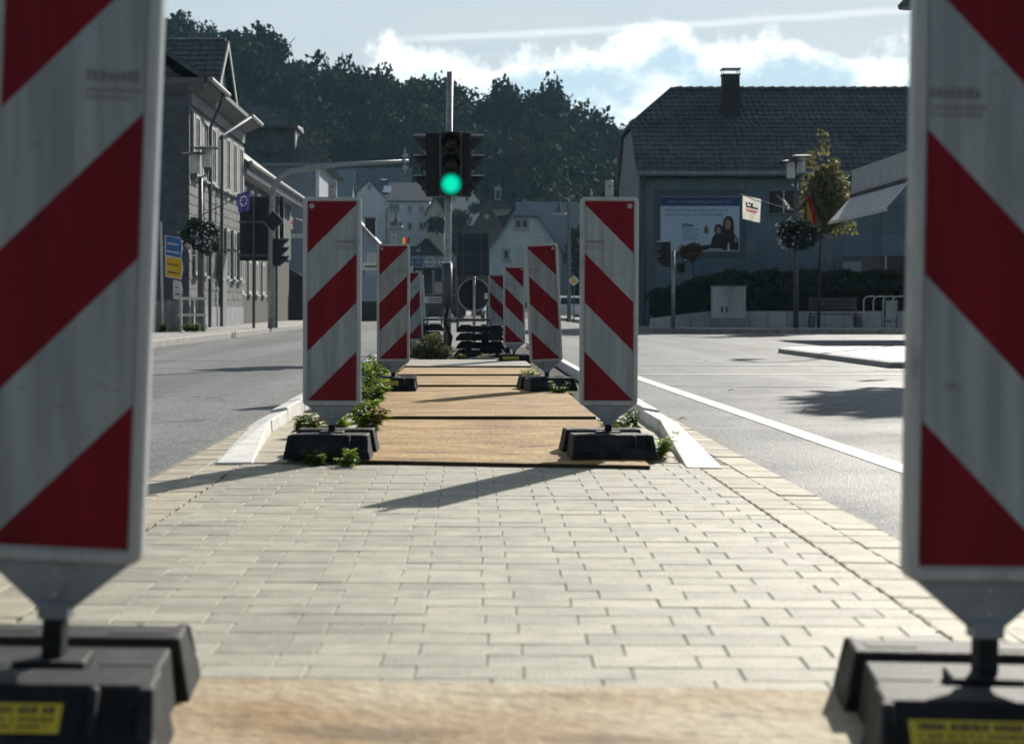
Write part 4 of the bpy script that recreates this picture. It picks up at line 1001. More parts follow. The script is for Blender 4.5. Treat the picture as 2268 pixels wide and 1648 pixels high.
# retaining wall, hedge, cabinet, bench, racks, bin
rwl = thing('retaining_wall', 'low stone retaining wall below the hedge, sloping down at its left end', 'wall', (10, 60, .118))
x = PX(1441, 60); j = 0
while x < 15.5:
    x1 = x + (.62 if x > 8.0 else .66)
    def zt(xx): return .64 if xx > 8.0 else .40 + .24 * max(0, (xx - 6.08)) / 1.92
    MB().hull2([(x + .006, 60, .118), (x1 - .006, 60, .118), (x1 - .006, 60.3, .118), (x + .006, 60.3, .118)], [(x + .006, 60, zt(x)), (x1 - .006, 60, zt(x1)), (x1 - .006, 60.3, zt(x1)), (x + .006, 60.3, zt(x))]).build('wall_stone', stone_m, rwl, bevel=.01)
    x = x1; j += 1
hg = thing('hedge', 'dark clipped hedge above the low stone wall before the grey house', 'hedge', (10.5, 61.2, .12))
C_ = []
n = 26000
hx = nrg.uniform(6.1, 16.2, n); topz = np.where(hx < 8.6, 1.15 + (hx - 6.1) / 2.5 * .72, 1.87) + .05 * np.sin(hx * 5.1) + .04 * np.sin(hx * 13)
u = nrg.uniform(0, 1, n); front = nrg.uniform(0, 1, n) < .6
hy = np.where(front, 60.42 + nrg.normal(0, .05, n), nrg.uniform(60.4, 62.0, n)); hz = np.where(front, .5 + (topz - .5) * u, topz + nrg.normal(0, .04, n))
MB().np_quads(leaf_quads(np.stack([hx, hy, hz], 1), .075, nrg, np.array([0, -.7, .5]), 1.6)).build('leaves', hedge_m, hg)
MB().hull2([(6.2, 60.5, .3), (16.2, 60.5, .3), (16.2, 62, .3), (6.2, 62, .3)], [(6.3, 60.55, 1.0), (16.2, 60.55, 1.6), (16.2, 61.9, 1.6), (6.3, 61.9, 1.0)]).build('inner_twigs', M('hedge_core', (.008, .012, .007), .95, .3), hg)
cx0, cx1 = PX(1578, 59), PX(1652, 59); cz = PZ(636, 59)
cb = thing('utility_cabinet', 'grey weathered utility cabinet with two black handles before the hedge', 'cabinet', ((cx0 + cx1) / 2, 59, .118))
MB().box(cx0, cx1, 59, 59.4, .118, .40).build('plinth', M('cabinet_plinth', (.26, .28, .29), .7, .15), cb, bevel=.01)
MB().box(cx0, cx1, 58.99, 59.41, .401, cz).build('body', cab_m, cb, bevel=.015)
xm = cx0 + (cx1 - cx0) * .34
MB().box(cx0 + .02, xm - .006, 58.975, 58.989, .43, cz - .04).build('door', cab_m, cb); MB().box(xm + .006, cx1 - .02, 58.975, 58.989, .43, cz - .04).build('door', cab_m, cb)
for xx in (xm - .09, xm + .06): MB().box(xx, xx + .05, 58.955, 58.974, .60, .79).build('handle', sig_black, cb, bevel=.006)
MB().box(cx0 - .02, cx1 + .02, 58.96, 59.43, cz + .001, cz + .03).build('lid', cab_m, cb, bevel=.008)
q0, q1 = PX(1790, 58.4), PX(1908, 58.4)
bc = thing('bench', 'dark slatted park bench before the stone wall, right of the lamp', 'bench', ((q0 + q1) / 2, 58.4, .118))
for k in range(3): MB().box(q0 + .08, q1 - .08, 58.70 + .012 * k, 58.74 + .012 * k, .70 + .13 * k, .81 + .13 * k).build('back_slat', wood_b, bc, bevel=.008)
for k in range(4): MB().box(q0 + .05, q1 - .05, 58.22 + .12 * k, 58.32 + .12 * k, .53, .57).build('seat_slat', wood_b, bc, bevel=.008)
for xx in (q0 + .12, q1 - .12):
    MB().prism([(xx - .1, 58.2, .118), (xx - .06, 58.2, .5), (xx + .1, 58.2, .5), (xx + .06, 58.2, .118)] if xx < 12 else [(xx - .06, 58.2, .118), (xx - .1, 58.2, .5), (xx + .06, 58.2, .5), (xx + .1, 58.2, .118)], (0, .5, 0)).build('leg', galv_d, bc)
    MB().bar((xx, 58.66, .5), (xx, 58.76, 1.08), .04, .04).build('back_post', galv_d, bc)
r0 = PX(1913, 57.0)
bk = thing('bicycle_rack', 'pale tubular bicycle rack of linked hoops beside the bench', 'bicycle rack', (r0 + .8, 57, .118))
zt_ = PZ(657, 57)
for k in range(4):
    x = r0 + .30 * k
    MB().tube([(x, 57, .118), (x, 57, zt_ - .12), (x + .05, 57.0, zt_ - .03), (x + .14, 57.0, zt_), (x + .34, 57.0, zt_ + .008)], .022, 8).build('hoop', rail_w, bk, smooth=True)
bi = thing('litter_bin', 'grey litter bin on a frame behind the bicycle rack', 'litter bin', (PX(1972, 57.6), 57.6, .118))
bxm = PX(1973, 57.6)
MB().hull2([(bxm - .16, 57.5, .42), (bxm + .16, 57.5, .42), (bxm + .16, 57.8, .42), (bxm - .16, 57.8, .42)], [(bxm - .19, 57.47, .98), (bxm + .19, 57.47, .98), (bxm + .19, 57.83, .98), (bxm - .19, 57.83, .98)]).build('bucket', cab_m, bi, bevel=.02)
for dx in (-.2, .2): MB().box(bxm + dx - .02, bxm + dx + .02, 57.62, 57.68, .118, 1.02).build('leg', galv_d, bi)
MB().box(bxm - .2, bxm + .2, 57.60, 57.70, .30, .34).build('cross_bar', galv_d, bi)

# right signal pole
rp = thing('signal_pole', 'slim grey traffic light pole before the stone wall, head turned left', 'traffic light', (PX(1491, 55.5), 55.5, .118))
xx = PX(1491, 55.5)
MB().tube([(xx, 55.5, .118), (xx, 55.5, PZ(556, 55.5))], .058, 12).build('shaft', galv, rp, smooth=True)
signal_head('left_head', rp, (xx - .20, 55.5), PZ(536, 55.5), (-1, 0), pitch=.24, wid=.26, vis=.2)
signal_head('right_head', rp, (xx + .20, 55.52), PZ(582, 55.5), (1, -.0), pitch=.09, wid=.12, vis=.1)

# street lamps with twin lanterns, flower baskets and flags
def street_lamp(label, X, Y, zt, basket_label, bz, br, bz_r, seed):
    g = np.random.default_rng(seed)
    lp = thing('street_lamp', label, 'street lamp', (X, Y, .118), 'twin lantern street lamps with flower baskets')
    MB().tube([(X, Y, .118), (X, Y, 2.2), (X, Y, zt - .75)], [.085, .075, .055], 12).build('pole', galv_d, lp, smooth=True)
    for s, dz in ((-1, 0), (1, .16)):
        cx = X + s * .16; zb = zt - .62 + dz
        MB().tube([(X, Y, zb - .35), (cx, Y, zb - .22), (cx, Y, zb - .02)], .02, 8).build('arm', galv_d, lp)
        MB().tube([(cx, Y, zb - .20), (cx, Y, zb - .05)], [.04, .09], 10).build('lamp_socket', galv_d, lp)
        gl = MB().tube([(cx, Y, zb - .04), (cx, Y, zb + .46)], .13, 12).build('lantern', lantern_g, lp, smooth=False)
        MB().hull2([(cx - .34, Y - .34, zb + .47), (cx + .34, Y - .34, zb + .47), (cx + .34, Y + .34, zb + .47), (cx - .34, Y + .34, zb + .47)], [(cx - .15, Y - .15, zb + .52), (cx + .15, Y - .15, zb + .52), (cx + .15, Y + .15, zb + .52), (cx - .15, Y + .15, zb + .52)]).build('lantern_roof', galv_d, gl)
    bk_ = thing('flower_basket', basket_label, 'flower basket', (X, Y, bz - bz_r), 'flower baskets on lamp poles')
    P_, d_ = lobed_points((X, Y, bz), (br, br, bz_r), 3200, g, 16, .42, .5)
    MB().np_quads(leaf_quads(P_, .085, g, d_, 1.5)).build('foliage', bask_m, bk_)
    P_, d_ = lobed_points((X, Y, bz), (br * 1.06, br * 1.06, bz_r * 1.05), 420, g, 16, .46, .9)
    MB().np_quads(leaf_quads(P_, .075, g, d_ * 2, 1.0)).build('blossoms', bloss, bk_)
    MB().tube([(X, Y, bz - bz_r * .75), (X, Y, bz + .05)], [br * .4, br * .62], 12).build('bowl', rubber, bk_)
    return lp
RX, RY = PX(1763, 56.5), 56.5
street_lamp('twin lantern lamp post before the grey house', RX, RY, PZ(348, 56.5), 'wide ball of pale flowers round the lamp post before the grey house', PZ(521, 56.5), .74, .52, 5)
LX, LY = PX(444, 49.5), 49.5
street_lamp('twin lantern lamp post before the slate house on the left', LX, LY, PZ(330, 49.5), 'dark basket of white flowers on the lamp post by the slate house', PZ(523, 49.5), .54, .50, 6)
def flag(label, p0, p1, down, cols, fn, nu=30, nv=20, pole=None, taper=1.0, rip=.05, seed=0):
    """cloth hanging below the line p0-p1 by vector down; fn(u, v) gives a material index"""
    fl = thing('flag', label, 'flag', p0)
    p0, p1, down = Vector(p0), Vector(p1), Vector(down); nrm = (p1 - p0).cross(down).normalized(); mb = MB()
    def P(u, v): return p0.lerp(p1, .5 + (u - .5) * (1 - (1 - taper) * v)) + down * v + nrm * (rip * math.sin(u * 7 + v * 3 + seed) * (.3 + v))
    for j in range(nv + 1):
        for i in range(nu + 1): mb.v.append(tuple(P(i / nu, j / nv)))
    for j in range(nv):
        for i in range(nu):
            mb.f.append((j * (nu + 1) + i, j * (nu + 1) + i + 1, (j + 1) * (nu + 1) + i + 1, (j + 1) * (nu + 1) + i)); mb.mi.append(fn((i + .5) / nu, (j + .5) / nv))
    mb.build('cloth', cols, fl, smooth=True)
    if pole: MB().tube(pole, .014, 6).build('flagpole', rail_w if pole[0][0] > 0 else galv_d, fl)
    return fl
def emblem(u, v):
    if .40 < v < .47 and .2 < u < .85: return 1
    if abs(u - .5) < .05 and .26 < v < .47: return 1
    if (.26 < v < .32 and .3 < u < .42) or (.26 < v < .40 and .18 < u < .24): return 1
    if ((u - .52) / .36) ** 2 + ((v - .49) / .22) ** 2 < 1 and v > .50:
        return 2 if (int(u * 24) % 2 == 0 or int(v * 26) % 3 == 0) else 0
    return 0
fy = 56.2
flag('white flag with black and red emblem on a slanting pole by the banner', (PX(1645, fy), fy, PZ(433, fy)), (PX(1686, fy), fy, PZ(442, fy)), (-.02, 0, -.72), [flag_w, flag_k, flag_r], emblem, 36, 40, pole=[(PX(1638, fy), fy, PZ(430, fy)), (PX(1757, fy), fy + .2, PZ(465, fy))], taper=.92)
flag('small white pennant furled on a pole left of the young tree', (PX(1735, fy), fy, PZ(440, fy)), (PX(1750, fy), fy, PZ(458, fy)), (.02, 0, -.16), [flag_w], lambda u, v: 0, 6, 6, pole=[(PX(1720, fy), fy, PZ(432, fy)), (PX(1757, fy), fy, PZ(466, fy))], taper=.4)
flag('german flag partly hidden in the young tree', (PX(1788, 55.8), 55.8, PZ(430, 55.8)), (PX(1808, 55.8), 55.8, PZ(442, 55.8)), (.0, 0, -.78), [flag_k, flag_r, flag_y], lambda u, v: min(2, int((.5 * v + .55 * (1 - u)) * 3)), 18, 24, pole=[(RX, RY, PZ(462, fy)), (PX(1795, 55.8), 55.8, PZ(428, 55.8))], rip=.08)
def star(u, v):
    for k in range(9):
        a = 2 * math.pi * k / 9
        if (u - .5 - .26 * math.cos(a)) ** 2 + ((v - .45 - .24 * math.sin(a))) ** 2 < .0016: return 1
    return 0
fl_y = 49.4
flag('blue flag with a ring of stars on the left lamp post', (PX(524, fl_y), fl_y, PZ(431, fl_y)), (PX(553, fl_y), fl_y, PZ(422, fl_y)), (.02, 0, -.52), [flag_b, M('flag_star', (.75, .62, .35), .8, .05, trans=.4)], star, 40, 40, pole=[(LX, LY, PZ(478, fl_y)), (PX(568, fl_y), fl_y, PZ(417, fl_y))], taper=.88)
def union(u, v):
    x, y_ = u * 2 - 1, v * 2 - 1
    if abs(x) < .12 or abs(y_) < .18: return 2
    if abs(x) < .22 or abs(y_) < .32: return 1
    d1, d2 = abs(x - y_), abs(x + y_)
    if min(d1, d2) < .10: return 2
    if min(d1, d2) < .27: return 1
    return 0
uf = 92.0
flag('small red white and blue union flag on the pale house', (PX(623, uf), uf, PZ(474, uf)), (PX(649, uf), uf, PZ(482, uf)), (.0, 0, -.62), [flag_b, flag_w, flag_r], union, 36, 28, pole=[(PX(620, uf), uf, PZ(472, uf)), (PX(668, uf), uf + 1, PZ(488, uf))])

# small trees
def small_tree(name, label, X, Y, z0, crown, rad, n, size, mat, trunk_r, seed, top=None, lobes=14, lr=.42, group=None, extra=None):
    g = np.random.default_rng(seed); t = thing(name, label, 'tree', (X, Y, z0), group)
    tm = MB(); tm.tube([(X, Y, z0), (X + .03, Y, z0 + (crown[2] - z0) * .5), (crown[0], crown[1], crown[2] + rad[2] * .6)], [trunk_r, trunk_r * .8, trunk_r * .25], 9)
    for k in range(12):
        a = g.uniform(0, 6.28); zz = crown[2] + rad[2] * g.uniform(-.7, .4); e = (crown[0] + math.cos(a) * rad[0] * .75, crown[1] + math.sin(a) * rad[1] * .75, zz + rad[2] * .35)
        tm.tube([(crown[0], crown[1], zz), e], [trunk_r * .4, trunk_r * .1], 6)
    tm.build('trunk', bark, t, smooth=True)
    P_, d_ = lobed_points(crown, rad, n, g, lobes, lr, .35)
    if extra is not None: P_ = np.concatenate([P_, extra(g)]); d_ = np.concatenate([d_, g.normal(size=(len(P_) - len(d_), 3))])
    MB().np_quads(leaf_quads(P_, size, g, d_ * .6, 1.6)).build('crown', mat, t)
    return t
ty = 57.4
def sprays(g):
    out = []
    for (x, yt, yb_) in ((1824, 288, 345), (1795, 335, 372), (1850, 352, 385)):
        m = 60; out.append(np.stack([PX(x, ty) + g.normal(0, .10, m), ty + g.normal(0, .1, m), g.uniform(PZ(yb_, ty), PZ(yt, ty), m)], 1))
    # a cone: broader towards the foot of the crown
    m = 1500; tt = g.uniform(0, 1, m); ang = g.uniform(0, 6.28, m); rr = (.30 + .75 * tt) * np.sqrt(g.uniform(0.1, 1, m))
    out.append(np.stack([PX(1825, ty) + rr * np.cos(ang), ty + rr * np.sin(ang), PZ(370, ty) + (PZ(520, ty) - PZ(370, ty)) * tt], 1))
    return np.concatenate(out)
small_tree('young_tree', 'slim young street tree with yellowing leaves behind the flower basket', PX(1813, ty), ty, .118, (PX(1825, ty), ty, PZ(455, ty)), (1.05, 1.0, 1.22), 3000, .10, tree_y, .055, 21, extra=sprays)
small_tree('small_tree', 'small rust-brown tree beside the signal pole before the banner', PX(1538, 60.9), 60.9, .4, (PX(1530, 60.9), 60.9, PZ(560, 60.9)), (.52, .45, .34), 1300, .07, tree_br, .05, 22)
# street tree standing just right of the picture: only its shadow reaches into view
def st_extra(g):
    m = 200; return np.stack([10.6 + g.normal(0, 1.0, m), 26.2 + g.normal(0, 1.2, m), 5.6 + g.normal(0, .9, m)], 1)
small_tree('street_tree', 'street tree at the right picture edge whose shadow falls on the road', 10.1, 26.2, .12, (10.1, 26.2, 6.4), (2.5, 2.4, 1.6), 2300, .28, tree_g2, .13, 23, extra=st_extra)

# shop with flat fascia and striped awning at the right
Xs, Ya, Yb = 10.6, 43.0, 50.2
sh = thing('shop_building', 'flat-roofed shop at the right edge with pale fascia', 'building', (13, 46, .118))
z1_, z0_ = PZ(378, 50.2), PZ(431, 50.2)
MB().box(13.6, 18, Ya, Yb - .6, .119, z1_ - .02).build('wall', wall_bg, sh)
MB().box(Xs + .5, 13.6, Ya, Yb - .5, z1_ - .25, z1_ - .03).build('canopy_roof', fascia_m, sh)
MB().tube([(13.0, 49.2, .119), (13.0, 49.2, z1_ - .25)], .06, 8).build('pillar', galv_d, sh)
y = Ya
while y < Yb - .2:
    MB().box(Xs, Xs + .5, y + .005, min(y + 2.4, Yb) - .005, z0_, z1_).build('fascia_panel', fascia_m, sh); y += 2.4
MB().box(Xs + .5, 18, Yb - .5, Yb - .02, z0_, z1_ - .005).build('fascia_end', fascia_m, sh)
aw = thing('awning', 'striped pale awning sloping out below the shop fascia', 'awning', (Xs - .4, 46, z0_ - .7))
k = 0; y = 43.2
ax, az = Xs - .72, z0_ - .78
while y < 49.9:
    MB().prism([(Xs - .01, y, z0_ - .04), (ax, y - .25, az), (ax, y - .25 + .16, az), (Xs - .01, y + .16, z0_ - .04)], (0, 0, -.012)).build('stripe', awn_w if k % 3 else awn_g, aw); y += .162; k += 1
MB().bar((ax, 42.9, az - .03), (ax, 49.75, az - .03), .05, .07).build('front_bar', rail_w, aw)
MB().box(Xs - .1, Xs + .45, 43.0, 50.0, z0_ - .12, z0_ - .02).build('cassette', wall_dark, aw)
# lamp cut off at the top right
xe, ye, zee = PX(2010, 40), 40.0, PZ(18, 40)
ev = thing('street_lamp', 'dark lamp head cut off at the top right picture edge', 'street lamp', (PX(2120, 40), 40, .118))
MB().tube([(PX(2120, 40), 40, .118), (PX(2120, 40), 40, zee + .2), (PX(2110, 40), 40, zee + .8), (PX(2070, 40), 40, zee + .9), (PX(2030, 40), 40, zee + .45)], [.08, .06, .05, .04, .04], 8).build('pole', galv_d, ev)
MB().tube([(xe + .05, 40, zee - .02), (xe + .05, 40, zee + .03), (xe + .08, 40, zee + .2), (xe + .12, 40, zee + .5)], [.25, .26, .14, .06], 12).build('lamp_hood', galv_d, ev)

# ================================================================ LEFT: SLATE HOUSE
old_frame = M('weathered_window_frame', (0.31, 0.32, 0.31), 0.7, 0.2, 4)
SX, SY0, SY1 = -8.3, 55.0, 68.2
sz = 7.35
lh = thing('slate_house', 'tall slate-clad house with tiled cross gable and white window frames on the left', 'house', (-13, 55, .118))
MB().prism([(-18, SY0 + .02, .119), (-18, SY0 + .02, sz), (-18, SY1, sz), (-18, SY1, .119)], (9.68, 0, 0)).build('wall', slate_m, lh)
course_strip(lh, 'slate_course', slate_m, (-12.6, SY0 + .018, .14), (1, 0, 0), (0, -1, 0), 10, .30, 26, .277, (0, 0, 1), lift=.014, rowlen=lambda r_: (0, 4.3), seed=5)
course_strip(lh, 'facade_course', slate_f, (SX + .002, SY0, .75), (0, 1, 0), (1, 0, 0), 10, .36, 23, .285, (0, 0, 1), lift=.02, rowlen=lambda r_: (0, SY1 - SY0), seed=6)
MB().box(SX - .1, SX + .05, SY0 - .0, SY1, .119, .78).build('plinth', M('plinth_render', (.24, .24, .26), .85, .2, 2), lh)
yy = 55.35
for i in range(7):
    window(lh, 'x+', yy + .35, yy + 1.35, 4.75, 6.65, SX + .03, frame=.12, mull=1, depth=.08, fm=old_frame)
    for d in (0.02, 1.40): MB().box(SX + .03, SX + .10, yy + d, yy + d + .30, 4.7, 6.7).build('shutter', old_frame, lh)
    if i not in (2,): window(lh, 'x+', yy + .45, yy + 1.25, 1.75, 3.5, SX + .03, frame=.11, mull=1, depth=.07, fm=old_frame)
    yy += 1.82
MB().box(SX + .02, SX + .12, 61.8, 62.9, .13, 2.6).build('door', M('door_green_grey', (.16, .20, .19), .5, .15), lh)
MB().hull2([(SX + .02, 61.6, 2.7), (SX + .7, 61.6, 2.62), (SX + .7, 63.1, 2.62), (SX + .02, 63.1, 2.7)], [(SX + .02, 61.6, 2.78), (SX + .7, 61.6, 2.68), (SX + .7, 63.1, 2.68), (SX + .02, 63.1, 2.78)]).build('door_canopy', zinc, lh)
# cornice with return, gutter, downpipes
MB().box(SX - .05, SX + .10, SY0 - .05, SY1, 6.85, 7.22).build('frieze', M('cornice_grey', (.13, .14, .145), .7, .12), lh)
MB().prism([(SX + .02, SY0 - .3, 7.24), (SX + .62, SY0 - .3, 7.46), (SX + .62, SY0 - .3, 7.60), (SX + .02, SY0 - .3, 7.60)], (0, SY1 - SY0 + .4, 0)).build('cornice', MATS['cornice_grey'], lh)
MB().prism([(-18, SY0 - .02, 7.24), (-18, SY0 - .32, 7.46), (-18, SY0 - .36, 7.62), (-18, SY0 - .02, 7.62)], (10.2, 0, 0)).build('cornice_return', MATS['cornice_grey'], lh)
MB().tube([(SX + .70, SY0 - .35, 7.58), (SX + .70, 58.9, 7.58)], .08, 8).build('gutter', zinc, lh); MB().tube([(SX + .70, 65.1, 7.58), (SX + .70, SY1 + .2, 7.58)], .08, 8).build('gutter', zinc, lh)
for yd in (58.4, 61.2):
    MB().tube([(SX + .68, yd - .6 if yd < 60 else yd + 3.8, 7.5), (SX + .55, yd - .3 if yd < 60 else yd + 2.6, 7.2), (SX + .18, yd, 6.5), (SX + .16, yd, .13)], .055, 8).build('downpipe', galv_d, lh)
# main roof and cross gable
MB().prism([(SX + .60, SY0 - .3, 7.61), (-13.2, SY0 - .3, 11.4), (-13.2, SY1 + .2, 11.4), (SX + .60, SY1 + .2, 7.61)], (-.06, 0, -.1)).build('roof', tile_m, lh)
MB().prism([(-13.2, SY0 - .3, 11.4), (-18.2, SY0 - .3, 7.61), (-18.2, SY1 + .2, 7.61), (-13.2, SY1 + .2, 11.4)], (.06, 0, -.1)).build('roof', tile_m, lh)
MB().prism([(-17.9, SY0 + .1, 7.5), (SX, SY0 + .1, 7.5), (-13.2, SY0 + .1, 11.3)], (0, .1, 0)).build('gable_wall', slate_m, lh)
ya, ym, yb2, za, zg = 58.9, 62.0, 65.1, 9.72, 7.35
MB().prism([(SX + .05, ya + .2, zg), (SX + .05, ym, za - .15), (SX + .05, yb2 - .2, zg)], (-.1, 0, 0)).build('cross_gable_wall', MATS['cornice_grey'], lh)
for s, yE in ((-1, ya), (1, yb2)):
    e = Vector((SX + .25, yE, zg - .05)); t_ = Vector((SX + .25, ym, za)); v_ = (t_ - e); nr = Vector((0, s * v_.z, abs(v_.y))).normalized()
    MB().prism([e, t_, t_ + Vector((-7, 0, 0)), e + Vector((-7, 0, 0))], nr * .05).build('cross_gable_roof', tile_m, lh)
    MB().prism([e + Vector((.01, 0, -.16)), t_ + Vector((.01, 0, -.16)), t_ + Vector((.01, 0, .06)), e + Vector((.01, 0, .06))], (.05, 0, 0)).build('verge', frame_w, lh)
    if s < 0:
        course_strip(lh, 'tile_course', tile_m, e + nr * .055 + Vector((-6, 0, 0)), (1, 0, 0), nr, 21, .30, 12, v_.length / 12, v_, lift=.03, wave=True, rowlen=lambda r_: (0, 6.0), seed=8)
MB().tube([(SX + .2, ym, za + .06), (SX - 6.5, ym, za + .06)], .10, 8).build('ridge', tile_m, lh)

# second, lower dark house
gh = thing('dark_house', 'lower dark timber and brick house with deep eaves behind the mast', 'house', (-12, 68.4, .118))
DX = -8.75
MB().box(-16, DX, 68.3, 91, .119, 6.1).build('wall', wall_brick, gh)
MB().box(DX + .002, DX + .10, 68.4, 90.9, 3.1, 6.0).build('upper_cladding', wall_dark, gh)
MB().prism([(DX + .75, 67.9, 6.15), (-13, 67.9, 10.0), (-13, 91.5, 10.0), (DX + .75, 91.5, 6.15)], (0, 0, -.22)).build('roof', tile_m, gh)
MB().tube([(DX + .8, 67.9, 6.12), (DX + .8, 91.6, 6.12)], .09, 8).build('gutter', zinc, gh)
MB().box(DX + .1, DX + .65, 68.0, 91.2, 5.75, 5.92).build('soffit', zinc, gh)
yy = 71
for i in range(7):
    window(gh, 'x+', yy, yy + 1.15, 4.0, 5.5, DX + .1, frame=.14, mull=1); 
    if i < 5: window(gh, 'x+', yy + .2, yy + 1.1, 1.3, 2.7, DX + .01, frame=.14, mull=1)
    yy += 2.5
# pale house farther on with dark roof and dormer
ph = thing('pale_house', 'pale blue-grey rendered house with dark hipped roof and white dormer, left of the mast arm', 'house', (-10.5, 94, .118))
pY = 95.0
pX1 = PX(707, pY); pX0 = -17.0; pze = PZ(360, pY)
MB().box(pX0, pX1, pY, 108, -.05, pze).build('wall', wall_bg, ph)
MB().box(pX1 - .18, pX1 + .015, pY - .02, pY + .2, -.05, pze - .05).build('corner_strip', wall_w, ph)
MB().box(pX0, pX1 + .005, pY - .03, pY - .001, PZ(528, pY), PZ(518, pY)).build('string_course', wall_w, ph)
MB().box(pX0, pX1 - .2, pY - .02, pY - .001, .05, .9).build('plinth', wall_dark, ph)
MB().hull2([(pX0 - .5, pY - .5, pze - .05), (pX1 + .5, pY - .5, pze - .05), (pX1 + .5, 108.5, pze - .05), (pX0 - .5, 108.5, pze - .05)], [(pX0 + 3, pY + 4.5, pze + 3.4), (pX1 - 3.2, pY + 4.5, pze + 3.4), (pX1 - 3.2, 104, pze + 3.4), (pX0 + 3, 104, pze + 3.4)]).build('roof', tile_m, ph)
MB().box(pX0 - .45, pX1 + .45, pY - .45, pY - .05, pze - .22, pze - .055).build('soffit', wall_bg, ph)
dx0, dx1, dY = PX(585, pY), PX(650, pY), pY + .2
dm = MB().box(dx0 - 1, dx1, dY + .2, dY + 3, pze + .05, PZ(283, pY)).build('dormer', tile_m, ph)
MB().hull2([(dx0 - 1.2, dY - .1, PZ(284, pY)), (dx1 + .25, dY - .1, PZ(284, pY)), (dx1 + .25, dY + 3.2, PZ(284, pY)), (dx0 - 1.2, dY + 3.2, PZ(284, pY))], [(dx0 - 1.2, dY - .1, PZ(276, pY)), (dx1 + .2, dY - .1, PZ(278, pY)), (dx1 + .2, dY + 3.2, PZ(270, pY)), (dx0 - 1.2, dY + 3.2, PZ(268, pY))]).build('dormer_roof', tile_m, dm)
for k in range(3): MB().box(dx1 + .002, dx1 + .06, dY + .35 + .85 * k, dY + 1.05 + .85 * k, PZ(338, pY), PZ(288, pY)).build('dormer_window', frame_w, dm)
for yy in (97.5, 101, 104.5):
    window(ph, 'x+', yy, yy + 1.2, 4.4, 5.9, pX1, frame=.12); window(ph, 'x+', yy, yy + 1.2, 1.2, 2.8, pX1, frame=.12)
# brick garden wall
bwl = thing('garden_wall', 'brown brick garden wall with rounded top between dark house and pale house', 'wall', (-8.6, 91.5, .1))
pts = [(PX(606, 88), .1), (PX(664, 88), .1), (PX(664, 88), PZ(618, 88)), (PX(645, 88), PZ(603, 88)), (PX(622, 88), PZ(592, 88)), (PX(606, 88), PZ(590, 88))]
MB().prism([(x, 92.2, z) for x, z in pts], (0, .4, 0)).build('wall_body', wall_brick, bwl)
# signpost, fence, rails, mast with arm, big sign back
gY = 47.5
ds = thing('signpost', 'post with blue, yellow and white direction signs at the left edge', 'sign', (PX(366, gY), gY, .118))
MB().tube([(PX(361, gY), gY, .118), (PX(356, gY), gY, PZ(492, gY))], .035, 8).build('post', rail_w, ds)
def arrow_board(x0, x1, yt, yb_, mat, nm, sh=7):
    def P(x, y_, d): return (PX(x, gY), gY - .06 - d, PZ(y_, gY))
    def poly(i, d): return [P(x0 + i, yt + i, d), P(x1 - 4, yt + sh + i * .6, d), P(x1 - i, yt + sh + (yb_ - yt - sh) * .45, d), P(x1 - 4, yb_ - i, d), P(x0 + i, yb_ - sh * 1.0 - i, d)]
    b = MB().prism(poly(0, 0)[::-1], (0, .03, 0)).build(nm, sign_wht, ds)
    MB().add(poly(1.8, .002), [(0, 4, 3, 2, 1)]).build('sign_face', mat, b)
    for r_ in range(2):
        q = MB(); x = x0 + 5
        while x < x1 - 9:
            wx = rng.uniform(1.2, 3); yc = yt + sh * (x - x0) / (x1 - x0) + (yb_ - yt) * (.28 + .33 * r_)
            q.add([P(x, yc + 4, .004), P(x + wx, yc + 4.5, .004), P(x + wx, yc + .5, .004), P(x, yc, .004)], [(0, 1, 2, 3)]); x += wx + .8
        q.build('sign_print', sign_wht if mat is sign_blue else ink, b)
arrow_board(366, 405, 521, 574, sign_blue, 'blue_sign'); arrow_board(367, 406, 567, 620, sign_yel, 'yellow_sign'); arrow_board(384, 405, 620, 666, sign_wht, 'white_sign', 4)
fn = thing('board_fence', 'grey vertical board fence at the left edge before the slate house', 'fence', (-7.6, 49, .118))
x = PX(330, 48.0)
while x < PX(396, 48.0):
    MB().box(x, x + .115, 48.0 + rng.uniform(0, .02), 48.04, .119, PZ(666, 48) + rng.uniform(-.02, .02)).build('board', wood_f, fn); x += .12
rl_ = thing('guard_rail', 'weathered railing with two pale rails by the slate house corner', 'railing', (PX(420, 47), 47, .118))
MB().bar((PX(398, 47), 47, PZ(661, 47)), (PX(440, 47), 48.2, PZ(661, 47)), .06, .07).build('rail', rail_w, rl_); MB().bar((PX(396, 47), 47, PZ(698, 47)), (PX(440, 47), 48.2, PZ(698, 47)), .06, .07).build('rail', rail_w, rl_)
for xx in (400, 438): MB().box(PX(xx, 47) - .03, PX(xx, 47) + .03, 47.02 + (xx - 400) * .03, 47.1 + (xx - 400) * .03, .119, PZ(658, 47)).build('post', rail_w, rl_)
for k in range(5): MB().box(PX(401 + 8 * k, 47.3), PX(408 + 8 * k, 47.3), 47.3 + .2 * k, 47.34 + .2 * k, .2, PZ(664, 47.3)).build('board', wood_f, rl_)
for xx, yy in ((362, 47.2), (415, 46.8), (432, 47.0), (448, 48.6)):
    weed('scrubby dark weed at the foot of the left fence and railing', PX(xx, yy), yy, .30, 12, leaf_n[1], .09, 'weeds at the foot of the left fence', z=.118)
mY = 56.8; mX = PX(601, mY)
ms = thing('signal_mast', 'grey mast with long curved arm reaching over the left lane', 'traffic light', (mX, mY, .118))
arm = [(mX, mY, .118), (mX, mY, 2.2), (mX + .01, mY, PZ(470, mY))]
for a in np.linspace(8, 90, 7): arm.append((mX + .02 + .75 * (1 - math.cos(R(a))), mY, PZ(440, mY) + .86 * math.sin(R(a))))
